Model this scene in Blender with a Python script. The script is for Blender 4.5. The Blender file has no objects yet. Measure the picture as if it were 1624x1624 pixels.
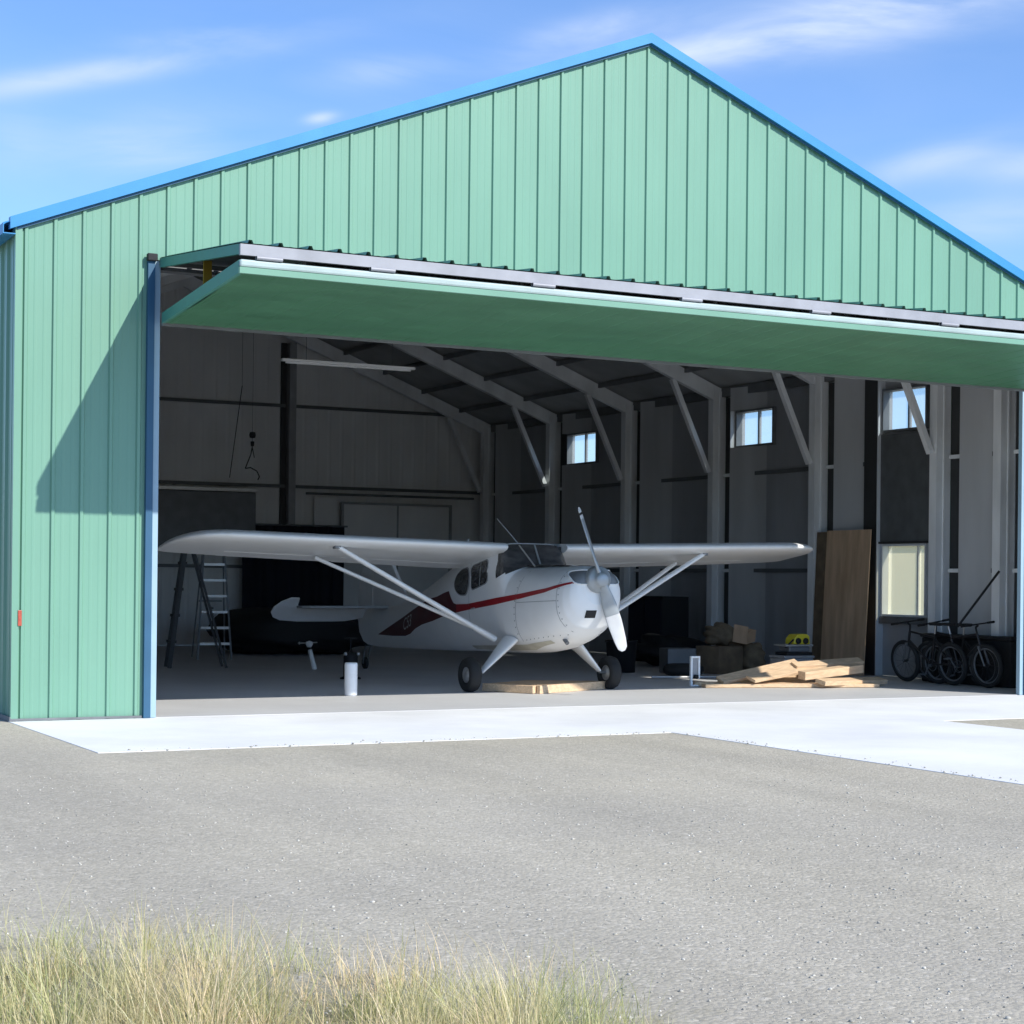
import bpy, math, random
import numpy as np
from mathutils import Vector, Matrix
from mathutils.bvhtree import BVHTree
R = math.radians
random.seed(7)
scene = bpy.context.scene
COL = scene.collection

# ------------------------------------------------------------------ materials
def nt(name):
    m = bpy.data.materials.new(name); m.use_nodes = True
    t = m.node_tree; b = t.nodes['Principled BSDF']
    return m, t, b

def mat(name, col, rough=.6, metal=0.0, var=.12, scale=6.0, bump=0.0, bscale=60.0, stretch=(1, 1, 1), spec=.5, dirt=None, dirt_amt=.3, dirt_scale=2.5):
    m, t, b = nt(name); N, L = t.nodes, t.links
    tc = N.new('ShaderNodeTexCoord'); mp = N.new('ShaderNodeMapping'); mp.inputs['Scale'].default_value = stretch
    L.new(tc.outputs['Object'], mp.inputs['Vector'])
    n = N.new('ShaderNodeTexNoise'); n.inputs['Scale'].default_value = scale; n.inputs['Detail'].default_value = 5
    L.new(mp.outputs[0], n.inputs['Vector'])
    r = N.new('ShaderNodeMapRange'); r.inputs[1].default_value = .3; r.inputs[2].default_value = .7
    r.inputs[3].default_value = 1 - var; r.inputs[4].default_value = 1 + var
    L.new(n.outputs['Fac'], r.inputs[0])
    mx = N.new('ShaderNodeVectorMath'); mx.operation = 'MULTIPLY'; mx.inputs[0].default_value = col[:3]
    L.new(r.outputs[0], mx.inputs[1])
    out = mx.outputs[0]
    if dirt:
        n2 = N.new('ShaderNodeTexNoise'); n2.inputs['Scale'].default_value = dirt_scale; n2.inputs['Detail'].default_value = 8
        L.new(mp.outputs[0], n2.inputs['Vector'])
        r2 = N.new('ShaderNodeMapRange'); r2.inputs[1].default_value = .5; r2.inputs[2].default_value = .75
        r2.inputs[3].default_value = 0; r2.inputs[4].default_value = dirt_amt
        L.new(n2.outputs['Fac'], r2.inputs[0])
        mm = N.new('ShaderNodeMixRGB'); mm.inputs['Color2'].default_value = (*dirt, 1)
        L.new(r2.outputs[0], mm.inputs['Fac']); L.new(out, mm.inputs['Color1']); out = mm.outputs[0]
    L.new(out, b.inputs['Base Color'])
    rr = N.new('ShaderNodeMapRange'); rr.inputs[3].default_value = max(0.02, rough - .08); rr.inputs[4].default_value = min(1, rough + .08)
    L.new(n.outputs['Fac'], rr.inputs[0]); L.new(rr.outputs[0], b.inputs['Roughness'])
    b.inputs['Metallic'].default_value = metal
    b.inputs['Specular IOR Level'].default_value = spec
    if bump:
        nb = N.new('ShaderNodeTexNoise'); nb.inputs['Scale'].default_value = bscale; nb.inputs['Detail'].default_value = 4
        L.new(mp.outputs[0], nb.inputs['Vector'])
        bp = N.new('ShaderNodeBump'); bp.inputs['Strength'].default_value = bump; bp.inputs['Distance'].default_value = .01
        L.new(nb.outputs['Fac'], bp.inputs['Height']); L.new(bp.outputs[0], b.inputs['Normal'])
    return m

M = {}
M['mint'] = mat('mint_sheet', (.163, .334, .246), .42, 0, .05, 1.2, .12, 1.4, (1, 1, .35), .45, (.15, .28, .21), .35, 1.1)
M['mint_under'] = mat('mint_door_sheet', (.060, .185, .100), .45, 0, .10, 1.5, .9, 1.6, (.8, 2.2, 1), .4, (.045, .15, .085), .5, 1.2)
M['teal'] = mat('teal_edge', (.065, .24, .20), .5, 0, .1)
M['trim_blue'] = mat('blue_trim', (.034, .245, .53), .42, 0, .07, 2)
M['jamb_pale'] = mat('pale_jamb', (.30, .43, .52), .45, 0, .06, 2)
M['jamb_blue'] = mat('blue_jamb', (.022, .095, .18), .5, 0, .08, 2)
M['trim_pale'] = mat('pale_trim', (.62, .66, .70), .45, .0, .06, 2)
M['trim_mint'] = mat('pale_mint_trim', (.36, .45, .44), .5, 0, .12, 2.5)
M['trim_lilac'] = mat('galvanised_edge', (.30, .31, .34), .5, .1, .14, 3, .3, 3)
M['liner_lit'] = mat('lit_lining', (.50, .51, .52), .42, .05, .12, 1.0, .2, 1.4, (1.6, 1.6, .3), .5)  # lit copy of the side lining, door light put into its colour
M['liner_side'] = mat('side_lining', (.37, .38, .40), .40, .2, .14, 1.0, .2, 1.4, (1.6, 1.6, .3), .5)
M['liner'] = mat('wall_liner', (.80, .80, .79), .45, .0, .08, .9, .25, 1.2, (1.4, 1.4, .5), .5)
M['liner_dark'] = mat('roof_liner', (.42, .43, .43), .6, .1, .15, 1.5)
M['steel'] = mat('galvanised_steel', (.84, .86, .87), .35, .05, .12, 3, .1, 20, (1, 1, .3))
M['steel_m'] = mat('grey_post', (.36, .37, .38), .5, .1, .12, 4)
M['steel_d'] = mat('dark_steel', (.17, .18, .19), .5, .3, .15, 4)
M['steel_k'] = mat('shade_and_black_steel', (.045, .048, .05), .6, .2, .15, 4)
M['girt_paint'] = mat('girt_paint', (.13, .14, .145), .5, .2, .15, 4)
M['black'] = mat('black_stuff', (.010, .011, .013), .7, 0, .3, 5, .2, 20)
M['navy'] = mat('navy_tarp', (.006, .008, .018), .8, 0, .3, 3, .3, 6)
M['rubber'] = mat('rubber', (.018, .019, .02), .8, 0, .2, 10)
M['ac_white'] = mat('aircraft_white', (.80, .81, .81), .33, 0, .05, 2.2, .05, 6, spec=.5, dirt=(.45, .43, .38), dirt_amt=.22, dirt_scale=2.2)
M['ac_dirty'] = mat('aircraft_belly', (.50, .48, .40), .45, 0, .15, 3, dirt=(.22, .18, .12), dirt_amt=.5)
M['ac_red'] = mat('aircraft_red', (.30, .012, .018), .35, 0, .12, 3)
M['ac_maroon'] = mat('aircraft_maroon', (.085, .012, .016), .45, 0, .2, 3)
M['ac_grey'] = mat('aircraft_grey', (.30, .32, .33), .45, .2, .1, 4)
M['prop_grey'] = mat('propeller_grey', (.34, .37, .39), .4, .35, .1, 5)
M['prop_white'] = mat('propeller_white', (.56, .57, .58), .4, 0, .08, 6)
M['letter'] = mat('letter_grey', (.55, .56, .55), .5)
M['lumber'] = mat('pale_lumber', (.66, .48, .31), .75, 0, .16, 5, .35, 30, (1, 8, 8), .3, (.34, .21, .11), .35, 3)
M['ply'] = mat('plywood', (.56, .39, .255), .7, 0, .18, 2.0, .2, 20, (1, 4, .6), .3, (.28, .17, .10), .4, 1.4)
M['cardb'] = mat('cardboard', (.17, .125, .08), .85, 0, .25, 5, .3, 12)
M['cloth'] = mat('brown_canvas', (.16, .125, .08), .9, 0, .3, 6, .5, 14)
M['yellow'] = mat('tool_yellow', (.62, .54, .035), .45, 0, .08)
M['white_pl'] = mat('white_plastic', (.92, .93, .93), .3, 0, .02, 5)
M['tool_grey'] = mat('tool_grey', (.33, .33, .34), .5, .1, .2, 8)
M['alu'] = mat('aluminium', (.55, .55, .54), .4, .7, .1, 8)
M['red_p'] = mat('reflector_red', (.42, .085, .05), .35, 0, .2, 40)
M['cream'] = mat('cream_plaster', (.86, .80, .56), .8, 0, .05, 1)
M['bike'] = mat('bike_black', (.02, .02, .022), .35, 0, .1, 8)
M['strap'] = mat('strap_yellow', (.5, .36, .05), .7)
M['tube'] = mat('lamp_tube', (.94, .94, .93), .4, 0, .03)

def glass_mat(name, tint, fac, film, fc=(.80, .80, .76, 1)):
    """clear glazing with a thin film of dust that scatters some of the daylight"""
    m, t, b = nt(name); N, L = t.nodes, t.links
    tr = N.new('ShaderNodeBsdfTransparent'); tr.inputs[0].default_value = (*tint, 1)
    du = N.new('ShaderNodeBsdfTranslucent'); du.inputs[0].default_value = fc
    gl = N.new('ShaderNodeBsdfGlossy'); gl.inputs['Roughness'].default_value = .05
    m1 = N.new('ShaderNodeMixShader'); m1.inputs[0].default_value = film; L.new(tr.outputs[0], m1.inputs[1]); L.new(du.outputs[0], m1.inputs[2])
    mx = N.new('ShaderNodeMixShader'); mx.inputs[0].default_value = fac; L.new(m1.outputs[0], mx.inputs[1]); L.new(gl.outputs[0], mx.inputs[2])
    L.new(mx.outputs[0], t.nodes['Material Output'].inputs['Surface'])
    return m
M['pane_warm'] = glass_mat('yellowed_glass', (.94, .91, .78), .04, .34, (.86, .83, .68, 1))
M['pane'] = glass_mat('window_glass', (.90, .95, .97), .05, .22)
m, t, b = nt('dark_glazing'); b.inputs['Base Color'].default_value = (.018, .022, .026, 1); b.inputs['Roughness'].default_value = .08
b.inputs['Specular IOR Level'].default_value = .8
n = t.nodes.new('ShaderNodeTexNoise'); n.inputs['Scale'].default_value = 5
cr = t.nodes.new('ShaderNodeValToRGB'); cr.color_ramp.elements[0].color = (.035, .036, .038, 1); cr.color_ramp.elements[1].color = (.075, .073, .074, 1)
cr.color_ramp.elements[0].position = .4; cr.color_ramp.elements[1].position = .65
t.links.new(n.outputs['Fac'], cr.inputs[0]); t.links.new(cr.outputs[0], b.inputs['Base Color'])
M['glaze'] = m

# concrete apron
def concrete(name, base, var, joint=None, rough=.8, spec=.3):
    m, t, b = nt(name); N, L = t.nodes, t.links
    tc = N.new('ShaderNodeTexCoord')
    n1 = N.new('ShaderNodeTexNoise'); n1.inputs['Scale'].default_value = .55; n1.inputs['Detail'].default_value = 7; n1.inputs['Roughness'].default_value = .6
    n2 = N.new('ShaderNodeTexNoise'); n2.inputs['Scale'].default_value = 40; n2.inputs['Detail'].default_value = 3
    L.new(tc.outputs['Object'], n1.inputs['Vector']); L.new(tc.outputs['Object'], n2.inputs['Vector'])
    r1 = N.new('ShaderNodeMapRange'); r1.inputs[1].default_value = .3; r1.inputs[2].default_value = .7; r1.inputs[3].default_value = 1 - var; r1.inputs[4].default_value = 1 + var
    r2 = N.new('ShaderNodeMapRange'); r2.inputs[3].default_value = .95; r2.inputs[4].default_value = 1.05
    L.new(n1.outputs['Fac'], r1.inputs[0]); L.new(n2.outputs['Fac'], r2.inputs[0])
    mu = N.new('ShaderNodeMath'); mu.operation = 'MULTIPLY'; L.new(r1.outputs[0], mu.inputs[0]); L.new(r2.outputs[0], mu.inputs[1])
    v = N.new('ShaderNodeVectorMath'); v.operation = 'MULTIPLY'; v.inputs[0].default_value = base; L.new(mu.outputs[0], v.inputs[1])
    L.new(v.outputs[0], b.inputs['Base Color']); b.inputs['Roughness'].default_value = rough; b.inputs['Specular IOR Level'].default_value = spec
    bp = N.new('ShaderNodeBump'); bp.inputs['Strength'].default_value = .15; bp.inputs['Distance'].default_value = .004
    L.new(n2.outputs['Fac'], bp.inputs['Height']); L.new(bp.outputs[0], b.inputs['Normal'])
    return m
M['apron'] = concrete('apron_concrete', (.76, .76, .755), .10)
M['slab'] = concrete('slab_concrete', (.56, .56, .56), .08, rough=.55, spec=.4)

# gravel ground
m, t, b = nt('gravel_ground'); N, L = t.nodes, t.links
geo = N.new('ShaderNodeNewGeometry')
def noise(scale, det=3, rg=.5):
    n = N.new('ShaderNodeTexNoise'); n.inputs['Scale'].default_value = scale; n.inputs['Detail'].default_value = det; n.inputs['Roughness'].default_value = rg
    L.new(geo.outputs['Position'], n.inputs['Vector']); return n.outputs['Fac']
def ramp(src, stops):
    c = N.new('ShaderNodeValToRGB'); c.color_ramp.elements[0].position = stops[0][0]; c.color_ramp.elements[0].color = (*stops[0][1], 1)
    c.color_ramp.elements[1].position = stops[-1][0]; c.color_ramp.elements[1].color = (*stops[-1][1], 1)
    for p, cc in stops[1:-1]:
        e = c.color_ramp.elements.new(p); e.color = (*cc, 1)
    L.new(src, c.inputs[0]); return c.outputs[0]
vo = N.new('ShaderNodeTexVoronoi'); vo.inputs['Scale'].default_value = 42; L.new(geo.outputs['Position'], vo.inputs['Vector'])
sp = N.new('ShaderNodeSeparateXYZ'); L.new(vo.outputs['Color'], sp.inputs[0])
stone = ramp(sp.outputs[0], [(0, (.395, .365, .298)), (.2, (.443, .408, .332)), (.6, (.470, .432, .353)), (.88, (.493, .455, .374)), (1, (.585, .54, .45))])
big = ramp(noise(.35, 5, .6), [(.3, (.90, .90, .91)), (.7, (1.07, 1.06, 1.03))])
fine = ramp(noise(22, 6, .75), [(.3, (.84, .84, .84)), (.55, (1.01, 1.01, 1.01)), (.75, (1.10, 1.10, 1.09))])
mpt = N.new('ShaderNodeMapping'); mpt.inputs['Scale'].default_value = (.9, .12, 1); mpt.inputs['Rotation'].default_value = (0, 0, R(35)); L.new(geo.outputs['Position'], mpt.inputs['Vector'])
ntk = N.new('ShaderNodeTexNoise'); ntk.inputs['Scale'].default_value = 1.1; ntk.inputs['Detail'].default_value = 4; L.new(mpt.outputs[0], ntk.inputs['Vector'])
trk = ramp(ntk.outputs['Fac'], [(.38, (.94, .94, .935)), (.62, (1.05, 1.05, 1.045))])
m0 = N.new('ShaderNodeMixRGB'); m0.blend_type = 'MULTIPLY'; m0.inputs[0].default_value = 1; L.new(stone, m0.inputs[1]); L.new(trk, m0.inputs[2])
m1 = N.new('ShaderNodeMixRGB'); m1.blend_type = 'MULTIPLY'; m1.inputs[0].default_value = 1; L.new(m0.outputs[0], m1.inputs[1]); L.new(big, m1.inputs[2])
m2 = N.new('ShaderNodeMixRGB'); m2.blend_type = 'MULTIPLY'; m2.inputs[0].default_value = 1; L.new(m1.outputs[0], m2.inputs[1]); L.new(fine, m2.inputs[2])
# dry earth and litter under the grass strip: signed distance to the strip's edge
dp = N.new('ShaderNodeVectorMath'); dp.operation = 'DOT_PRODUCT'; dp.inputs[1].default_value = (-.80, -.60, 0)
L.new(geo.outputs['Position'], dp.inputs[0])
ad = N.new('ShaderNodeMath'); ad.operation = 'ADD'; ad.inputs[1].default_value = -8.9; L.new(dp.outputs['Value'], ad.inputs[0])
ns = N.new('ShaderNodeMath'); ns.operation = 'MULTIPLY_ADD'; ns.inputs[1].default_value = 2.0; ns.inputs[2].default_value = -1.0; L.new(noise(3.0, 6, .7), ns.inputs[0])
a2 = N.new('ShaderNodeMath'); a2.operation = 'ADD'; L.new(ad.outputs[0], a2.inputs[0]); L.new(ns.outputs[0], a2.inputs[1])
mr = N.new('ShaderNodeMapRange'); mr.inputs[1].default_value = -.2; mr.inputs[2].default_value = .5; L.new(a2.outputs[0], mr.inputs[0])
m3 = N.new('ShaderNodeMixRGB'); L.new(mr.outputs[0], m3.inputs[0]); L.new(m2.outputs[0], m3.inputs[1])
L.new(ramp(noise(14, 6, .7), [(.3, (.17, .16, .09)), (.7, (.36, .32, .20))]), m3.inputs[2])
L.new(m3.outputs[0], b.inputs['Base Color']); b.inputs['Roughness'].default_value = .95; b.inputs['Specular IOR Level'].default_value = .2
hb = N.new('ShaderNodeMath'); hb.operation = 'MULTIPLY_ADD'; hb.inputs[1].default_value = -.9; L.new(vo.outputs['Distance'], hb.inputs[0]); L.new(noise(60, 4, .7), hb.inputs[2])
bp = N.new('ShaderNodeBump'); bp.inputs['Strength'].default_value = .45; bp.inputs['Distance'].default_value = .012
L.new(hb.outputs[0], bp.inputs['Height']); L.new(bp.outputs[0], b.inputs['Normal'])
M['gravel'] = m

m, t, b = nt('stones'); N, L = t.nodes, t.links
geo = N.new('ShaderNodeNewGeometry')
L.new(ramp(geo.outputs['Random Per Island'], [(0, (.27, .26, .225)), (.3, (.40, .385, .335)), (.8, (.50, .485, .43)), (.97, (.56, .54, .48)), (1, (.72, .70, .64))]), b.inputs['Base Color']); b.inputs['Roughness'].default_value = .9
M['stones'] = m

m, t, b = nt('dry_grass'); N, L = t.nodes, t.links
geo = N.new('ShaderNodeNewGeometry')
ri = ramp(geo.outputs['Random Per Island'], [(0, (.42, .42, .22)), (.25, (.56, .53, .31)), (.5, (.68, .62, .41)), (.8, (.82, .71, .51)), (1, (.95, .90, .74))])
pt = ramp(noise(1.6, 3), [(.40, (.80, .90, .66)), (.60, (1.10, .98, .88))])
mm = N.new('ShaderNodeMixRGB'); mm.blend_type = 'MULTIPLY'; mm.inputs[0].default_value = 1; L.new(ri, mm.inputs[1]); L.new(pt, mm.inputs[2])
L.new(mm.outputs[0], b.inputs['Base Color']); b.inputs['Roughness'].default_value = .7; b.inputs['Specular IOR Level'].default_value = .25
tl = N.new('ShaderNodeBsdfTranslucent'); L.new(mm.outputs[0], tl.inputs[0]); ms = N.new('ShaderNodeMixShader'); ms.inputs[0].default_value = .35
L.new(b.outputs[0], ms.inputs[1]); L.new(tl.outputs[0], ms.inputs[2]); L.new(ms.outputs[0], t.nodes['Material Output'].inputs['Surface'])
M['grass'] = m
M['hill'] = mat('dry_hill', (.42, .38, .24), .95, 0, .15, .02)

# ------------------------------------------------------------------ mesh builder
class MB:
    def __init__(s): s.v = []; s.f = []; s.sm = []
    def add(s, vs, fs, smooth=False):
        o = len(s.v); s.v += [tuple(v) for v in vs]; s.f += [tuple(i + o for i in f) for f in fs]; s.sm += [smooth] * len(fs); return s
    def box(s, x0, x1, y0, y1, z0, z1):
        v = [(x, y, z) for z in (z0, z1) for y in (y0, y1) for x in (x0, x1)]
        return s.add(v, [(0, 2, 3, 1), (4, 5, 7, 6), (0, 1, 5, 4), (2, 6, 7, 3), (0, 4, 6, 2), (1, 3, 7, 5)])
    def obox(s, p, q, w, h, up=(0, 0, 1)):
        """bar from p to q, w across, h along up"""
        p, q = Vector(p), Vector(q); d = (q - p).normalized(); u = Vector(up); sd = d.cross(u)
        if sd.length < 1e-4: sd = d.cross(Vector((0, 1, 0)))
        sd.normalize(); u = sd.cross(d).normalized()
        v = []
        for c in (p, q):
            for a, b_ in ((-1, -1), (1, -1), (1, 1), (-1, 1)): v.append(c + sd * a * w / 2 + u * b_ * h / 2)
        return s.add(v, [(3, 2, 1, 0), (4, 5, 6, 7), (0, 1, 5, 4), (1, 2, 6, 5), (2, 3, 7, 6), (3, 0, 4, 7)])
    def cyl(s, p, q, r0, r1=None, n=16, cap=True, flat=1.0, up=(0, 0, 1)):
        r1 = r0 if r1 is None else r1
        p, q = Vector(p), Vector(q); d = (q - p).normalized(); a = d.cross(Vector(up))
        if a.length < 1e-3: a = d.cross(Vector((1, 0, 0)))
        a.normalize(); b_ = a.cross(d).normalized(); v = []
        for c, r in ((p, r0), (q, r1)):
            for i in range(n):
                t = 2 * math.pi * i / n; v.append(c + a * math.cos(t) * r + b_ * math.sin(t) * r * flat)
        f = [(i, (i + 1) % n, n + (i + 1) % n, n + i) for i in range(n)]
        s.add(v, f, True)
        if cap: s.add(v[:n], [tuple(range(n))[::-1]]); s.add(v[n:], [tuple(range(n))])
        return s
    def lathe(s, prof, c, axis=(0, 0, 1), n=24):
        """prof: (r, h) pairs along axis from c"""
        ax = Vector(axis).normalized(); a = ax.orthogonal().normalized(); b_ = ax.cross(a); v = []; c = Vector(c)
        for r, h in prof:
            for i in range(n):
                t = 2 * math.pi * i / n; v.append(c + ax * h + (a * math.cos(t) + b_ * math.sin(t)) * max(r, 1e-4))
        f = []
        for k in range(len(prof) - 1):
            for i in range(n):
                f.append((k * n + i, k * n + (i + 1) % n, (k + 1) * n + (i + 1) % n, (k + 1) * n + i))
        return s.add(v, f, True)
    def torus(s, c, axis, R_, r, n=32, k=10):
        ax = Vector(axis).normalized(); a = ax.orthogonal().normalized(); b_ = ax.cross(a); c = Vector(c); v = []
        for i in range(n):
            t = 2 * math.pi * i / n; d = a * math.cos(t) + b_ * math.sin(t)
            for j in range(k):
                u = 2 * math.pi * j / k; v.append(c + d * (R_ + r * math.cos(u)) + ax * r * math.sin(u))
        f = [(i * k + j, ((i + 1) % n) * k + j, ((i + 1) % n) * k + (j + 1) % k, i * k + (j + 1) % k) for i in range(n) for j in range(k)]
        return s.add(v, f, True)
    def loft(s, rings, cap=True, smooth=True):
        n = len(rings[0]); v = [p for r in rings for p in r]
        f = [(k * n + i, k * n + (i + 1) % n, (k + 1) * n + (i + 1) % n, (k + 1) * n + i) for k in range(len(rings) - 1) for i in range(n)]
        s.add(v, f, smooth)
        if cap: s.add(rings[0], [tuple(range(n))[::-1]]); s.add(rings[-1], [tuple(range(n))])
        return s
    def prism(s, poly, axis, a0, a1):
        """poly in the two other axes, extruded along axis 0/1/2"""
        def P(p, a):
            q = list(p); q.insert(axis, a); return tuple(q)
        n = len(poly); v = [P(p, a0) for p in poly] + [P(p, a1) for p in poly]
        return s.add(v, [tuple(range(n))[::-1], tuple(range(n, 2 * n))] + [(i, (i + 1) % n, n + (i + 1) % n, n + i) for i in range(n)])
    def build(s, name, m, parent=None, off=(0, 0, 0), bevel=0, recalc=True):
        me = bpy.data.meshes.new(name)
        me.from_pydata([(v[0] - off[0], v[1] - off[1], v[2] - off[2]) for v in s.v], [], s.f)
        me.polygons.foreach_set('use_smooth', s.sm); me.materials.append(M[m] if isinstance(m, str) else m); me.update()
        if recalc:
            import bmesh
            bm = bmesh.new(); bm.from_mesh(me); bmesh.ops.recalc_face_normals(bm, faces=bm.faces); bm.to_mesh(me); bm.free()
        o = bpy.data.objects.new(name, me); COL.objects.link(o); o.parent = parent
        if bevel:
            md = o.modifiers.new('bevel', 'BEVEL'); md.width = bevel; md.segments = 2; md.limit_method = 'ANGLE'
        return o

def tag(o, label=None, cat=None, group=None, kind=None):
    if label: o['label'] = label
    if cat: o['category'] = cat
    if group: o['group'] = group
    if kind: o['kind'] = kind
    return o
def thing(name, label, cat, loc=(0, 0, 0), rz=0, group=None):
    o = bpy.data.objects.new(name, None); COL.objects.link(o); o.location = loc; o.rotation_euler = (0, 0, rz)
    o.empty_display_size = .2
    return tag(o, label, cat, group)
def copy_tree(o, parent=None):
    c = o.copy(); COL.objects.link(c); c.parent = parent
    for ch in list(o.children): copy_tree(ch, c)
    return c

# ------------------------------------------------------------------ the setting
HW, HE, HA = 7.701, 5.18, 8.216           # half width, eave and apex heights
W = 2 * HW; DEP = 19.8; SL = (HA - HE) / HW
JL, JR = 1.45, W - 1.45; HEAD = 4.97
def rake(x): return HE + SL * (x if x < HW else W - x)
GZ = -.005
g = MB(); S = 900
g.add([(-S, -S, GZ), (S, -S, GZ), (S, S, GZ), (-S, S, GZ)], [(0, 1, 2, 3)])
tag(g.build('ground', 'gravel'), kind='structure')
g = MB().prism([(-.05, -3.64), (5.85, -3.60), (5.85, -40), (9.62, -40), (9.62, -3.36), (W + .4, -3.36), (W + .4, -.0), (-.05, -.0)], 2, GZ - .1, 0)
tag(g.build('apron', 'apron'), kind='structure')
g = MB().box(0.0, W, 0.0, DEP, GZ - .1, .004)
tag(g.build('floor', 'slab'), kind='structure')
# low dry hills far away
h = MB(); n = 160; ring = []
for k, (rad, hh) in enumerate(((380, -1), (520, 1), (700, .55), (860, -1))):
    for i in range(n):
        a = 2 * math.pi * i / n
        z = GZ - .5 if hh < 0 else hh * (22 + 9 * math.sin(a * 3 + 1) + 6 * math.sin(a * 7 + .3) + 3 * math.sin(a * 17))
        ring.append((rad * math.cos(a), rad * math.sin(a), z))
h.add(ring, [(k * n + i, k * n + (i + 1) % n, (k + 1) * n + (i + 1) % n, (k + 1) * n + i) for k in range(3) for i in range(n)], True)
tag(h.build('hills', 'hill'), kind='structure')

# ------------------------------------------------------------------ the hangar
hangar = thing('hangar', 'big mint green metal hangar with blue roof trim and open front', 'hangar')
RS = .3048
FR = [.35, 3.1, 6.27, 9.43, 12.65, 15.9, 19.15]
def bay_profile(cuts=()):
    """sagging lining between the frames: recess beside the far frame, a slanted strip, then a gentle curve"""
    ks = sorted(FR[1:] + [.06, DEP - .06]); pts = []
    for a, b_ in zip(ks, ks[1:]):
        n_ = 26; e = b_ - .42
        for i in range(n_ + 1):
            t_ = i / n_; y = a + .01 + (e - a - .01) * t_
            pts.append((y, .030 + .10 * max(0, .4 - t_) ** 2 + .19 * max(0, (t_ - .60) / .40) ** 1.5 + .005 * math.sin(y * 9)))
        pts += [(e + .002, .0), (b_ - .002, .0)]
    xs, os_ = zip(*pts)
    allx = sorted(set(xs) | set(cuts)); return [(x, float(np.interp(x, xs, os_))) for x in allx]
def rib_profile(a0, a1, phase, depth=.026, bottom=.058, top=.030, minor=True, cuts=()):
    """(position, offset) break points of a ribbed sheet from a0 to a1, a major rib centred at phase + k*RS"""
    pts = [(a0, 0), (a1, 0)] + [(c, None) for c in cuts if a0 < c < a1]
    k0 = int(math.floor((a0 - phase) / RS)) - 1; k1 = int(math.ceil((a1 - phase) / RS)) + 1
    base = []
    for k in range(k0, k1 + 1):
        c = phase + k * RS
        base += [(c - bottom / 2, 0), (c - top / 2, depth), (c + top / 2, depth), (c + bottom / 2, 0)]
        if minor:
            for q in (.34, .66):
                d = c + RS * q; base += [(d - .020, 0), (d - .010, .0018), (d + .010, .0018), (d + .020, 0)]
    xs, os_ = [p[0] for p in base], [p[1] for p in base]
    def off(x): return float(np.interp(x, xs, os_))
    allx = sorted(set([a0, a1] + [c for c in cuts if a0 < c < a1] + [x for x in xs if a0 < x < a1]))
    return [(x, off(x)) for x in allx]
def sheet(prof, zb, zt, place, holes=(), skin=0):
    """place(a, off, z) -> point; zb/zt functions of a; holes (a0,a1,z0,z1)"""
    mb = MB(); zc = sorted(set([h_[2] for h_ in holes] + [h_[3] for h_ in holes]))
    for (a, o0), (b_, o1) in zip(prof, prof[1:]):
        mid = (a + b_) / 2
        ea, eb = a + (b_ - a) * 1e-3, b_ - (b_ - a) * 1e-3
        za = [zb(ea)] + [z for z in zc] + [zt(ea)]; z2 = [zb(eb)] + [z for z in zc] + [zt(eb)]
        for k in range(len(za) - 1):
            zm = (za[k] + za[k + 1]) / 2
            if any(h_[0] < mid < h_[1] and h_[2] < zm < h_[3] for h_ in holes): continue
            if za[k + 1] - za[k] < 1e-4 and z2[k + 1] - z2[k] < 1e-4: continue
            mb.add([place(a, o0, za[k]), place(b_, o1, z2[k]), place(b_, o1, z2[k + 1]), place(a, o0, za[k + 1])], [(0, 1, 2, 3)])
    return mb
# front
prof = rib_profile(0.0, W, HW, cuts=(JL, JR, HW), depth=.024)
fzb = lambda x: (HEAD if JL < x < JR else .012)
sheet(prof, fzb, lambda x: rake(x) + .0, lambda a, o, z: (a, -o, z)).build('front_wall', 'mint', hangar, recalc=False)
prof = rib_profile(0.0, W, HW, cuts=(JL, JR, HW), depth=.0, minor=False)
sheet(prof, fzb, lambda x: rake(x) - .02, lambda a, o, z: (a, .045, z)).build('wall_liner', 'liner', hangar, recalc=False)
# left side
prof = rib_profile(0.0, DEP, .13)
sheet(prof, lambda a: .012, lambda a: HE, lambda a, o, z: (-o, a, z)).build('side_wall', 'mint', hangar, recalc=False)
prof2 = rib_profile(0.05, DEP - .05, .13, depth=.02)
prof2 = bay_profile()
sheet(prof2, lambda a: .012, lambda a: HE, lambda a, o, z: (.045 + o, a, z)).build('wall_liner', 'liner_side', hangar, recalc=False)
# right side with windows
WINS = [(14.2, 15.5, 4.06, 4.75), (7.8, 9.0, 4.06, 4.75), (3.60, 4.72, 4.06, 4.78), (3.58, 4.70, 1.0, 2.2)]
cuts = [w_[0] for w_ in WINS] + [w_[1] for w_ in WINS]
sheet(rib_profile(0.0, DEP, .13, cuts=cuts), lambda a: .012, lambda a: HE, lambda a, o, z: (W + o, a, z), WINS).build('side_wall', 'mint', hangar, recalc=False)
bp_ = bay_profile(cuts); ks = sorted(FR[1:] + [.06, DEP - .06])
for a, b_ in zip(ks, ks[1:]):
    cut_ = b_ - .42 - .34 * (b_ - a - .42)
    for lo_y, hi_y, m_ in ((a, cut_, 'liner_side'), (cut_, b_ + .001, 'liner_lit')):  # far end of each bay painted paler, as lit from the door
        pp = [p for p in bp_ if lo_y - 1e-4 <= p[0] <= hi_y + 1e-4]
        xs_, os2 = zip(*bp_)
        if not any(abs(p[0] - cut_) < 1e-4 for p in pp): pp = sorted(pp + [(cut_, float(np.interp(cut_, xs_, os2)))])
        sheet(pp, lambda q: .012, lambda q: HE, lambda q, o, z: (W - .045 - o, q, z), WINS).build('wall_liner', m_, hangar, recalc=False)
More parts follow.
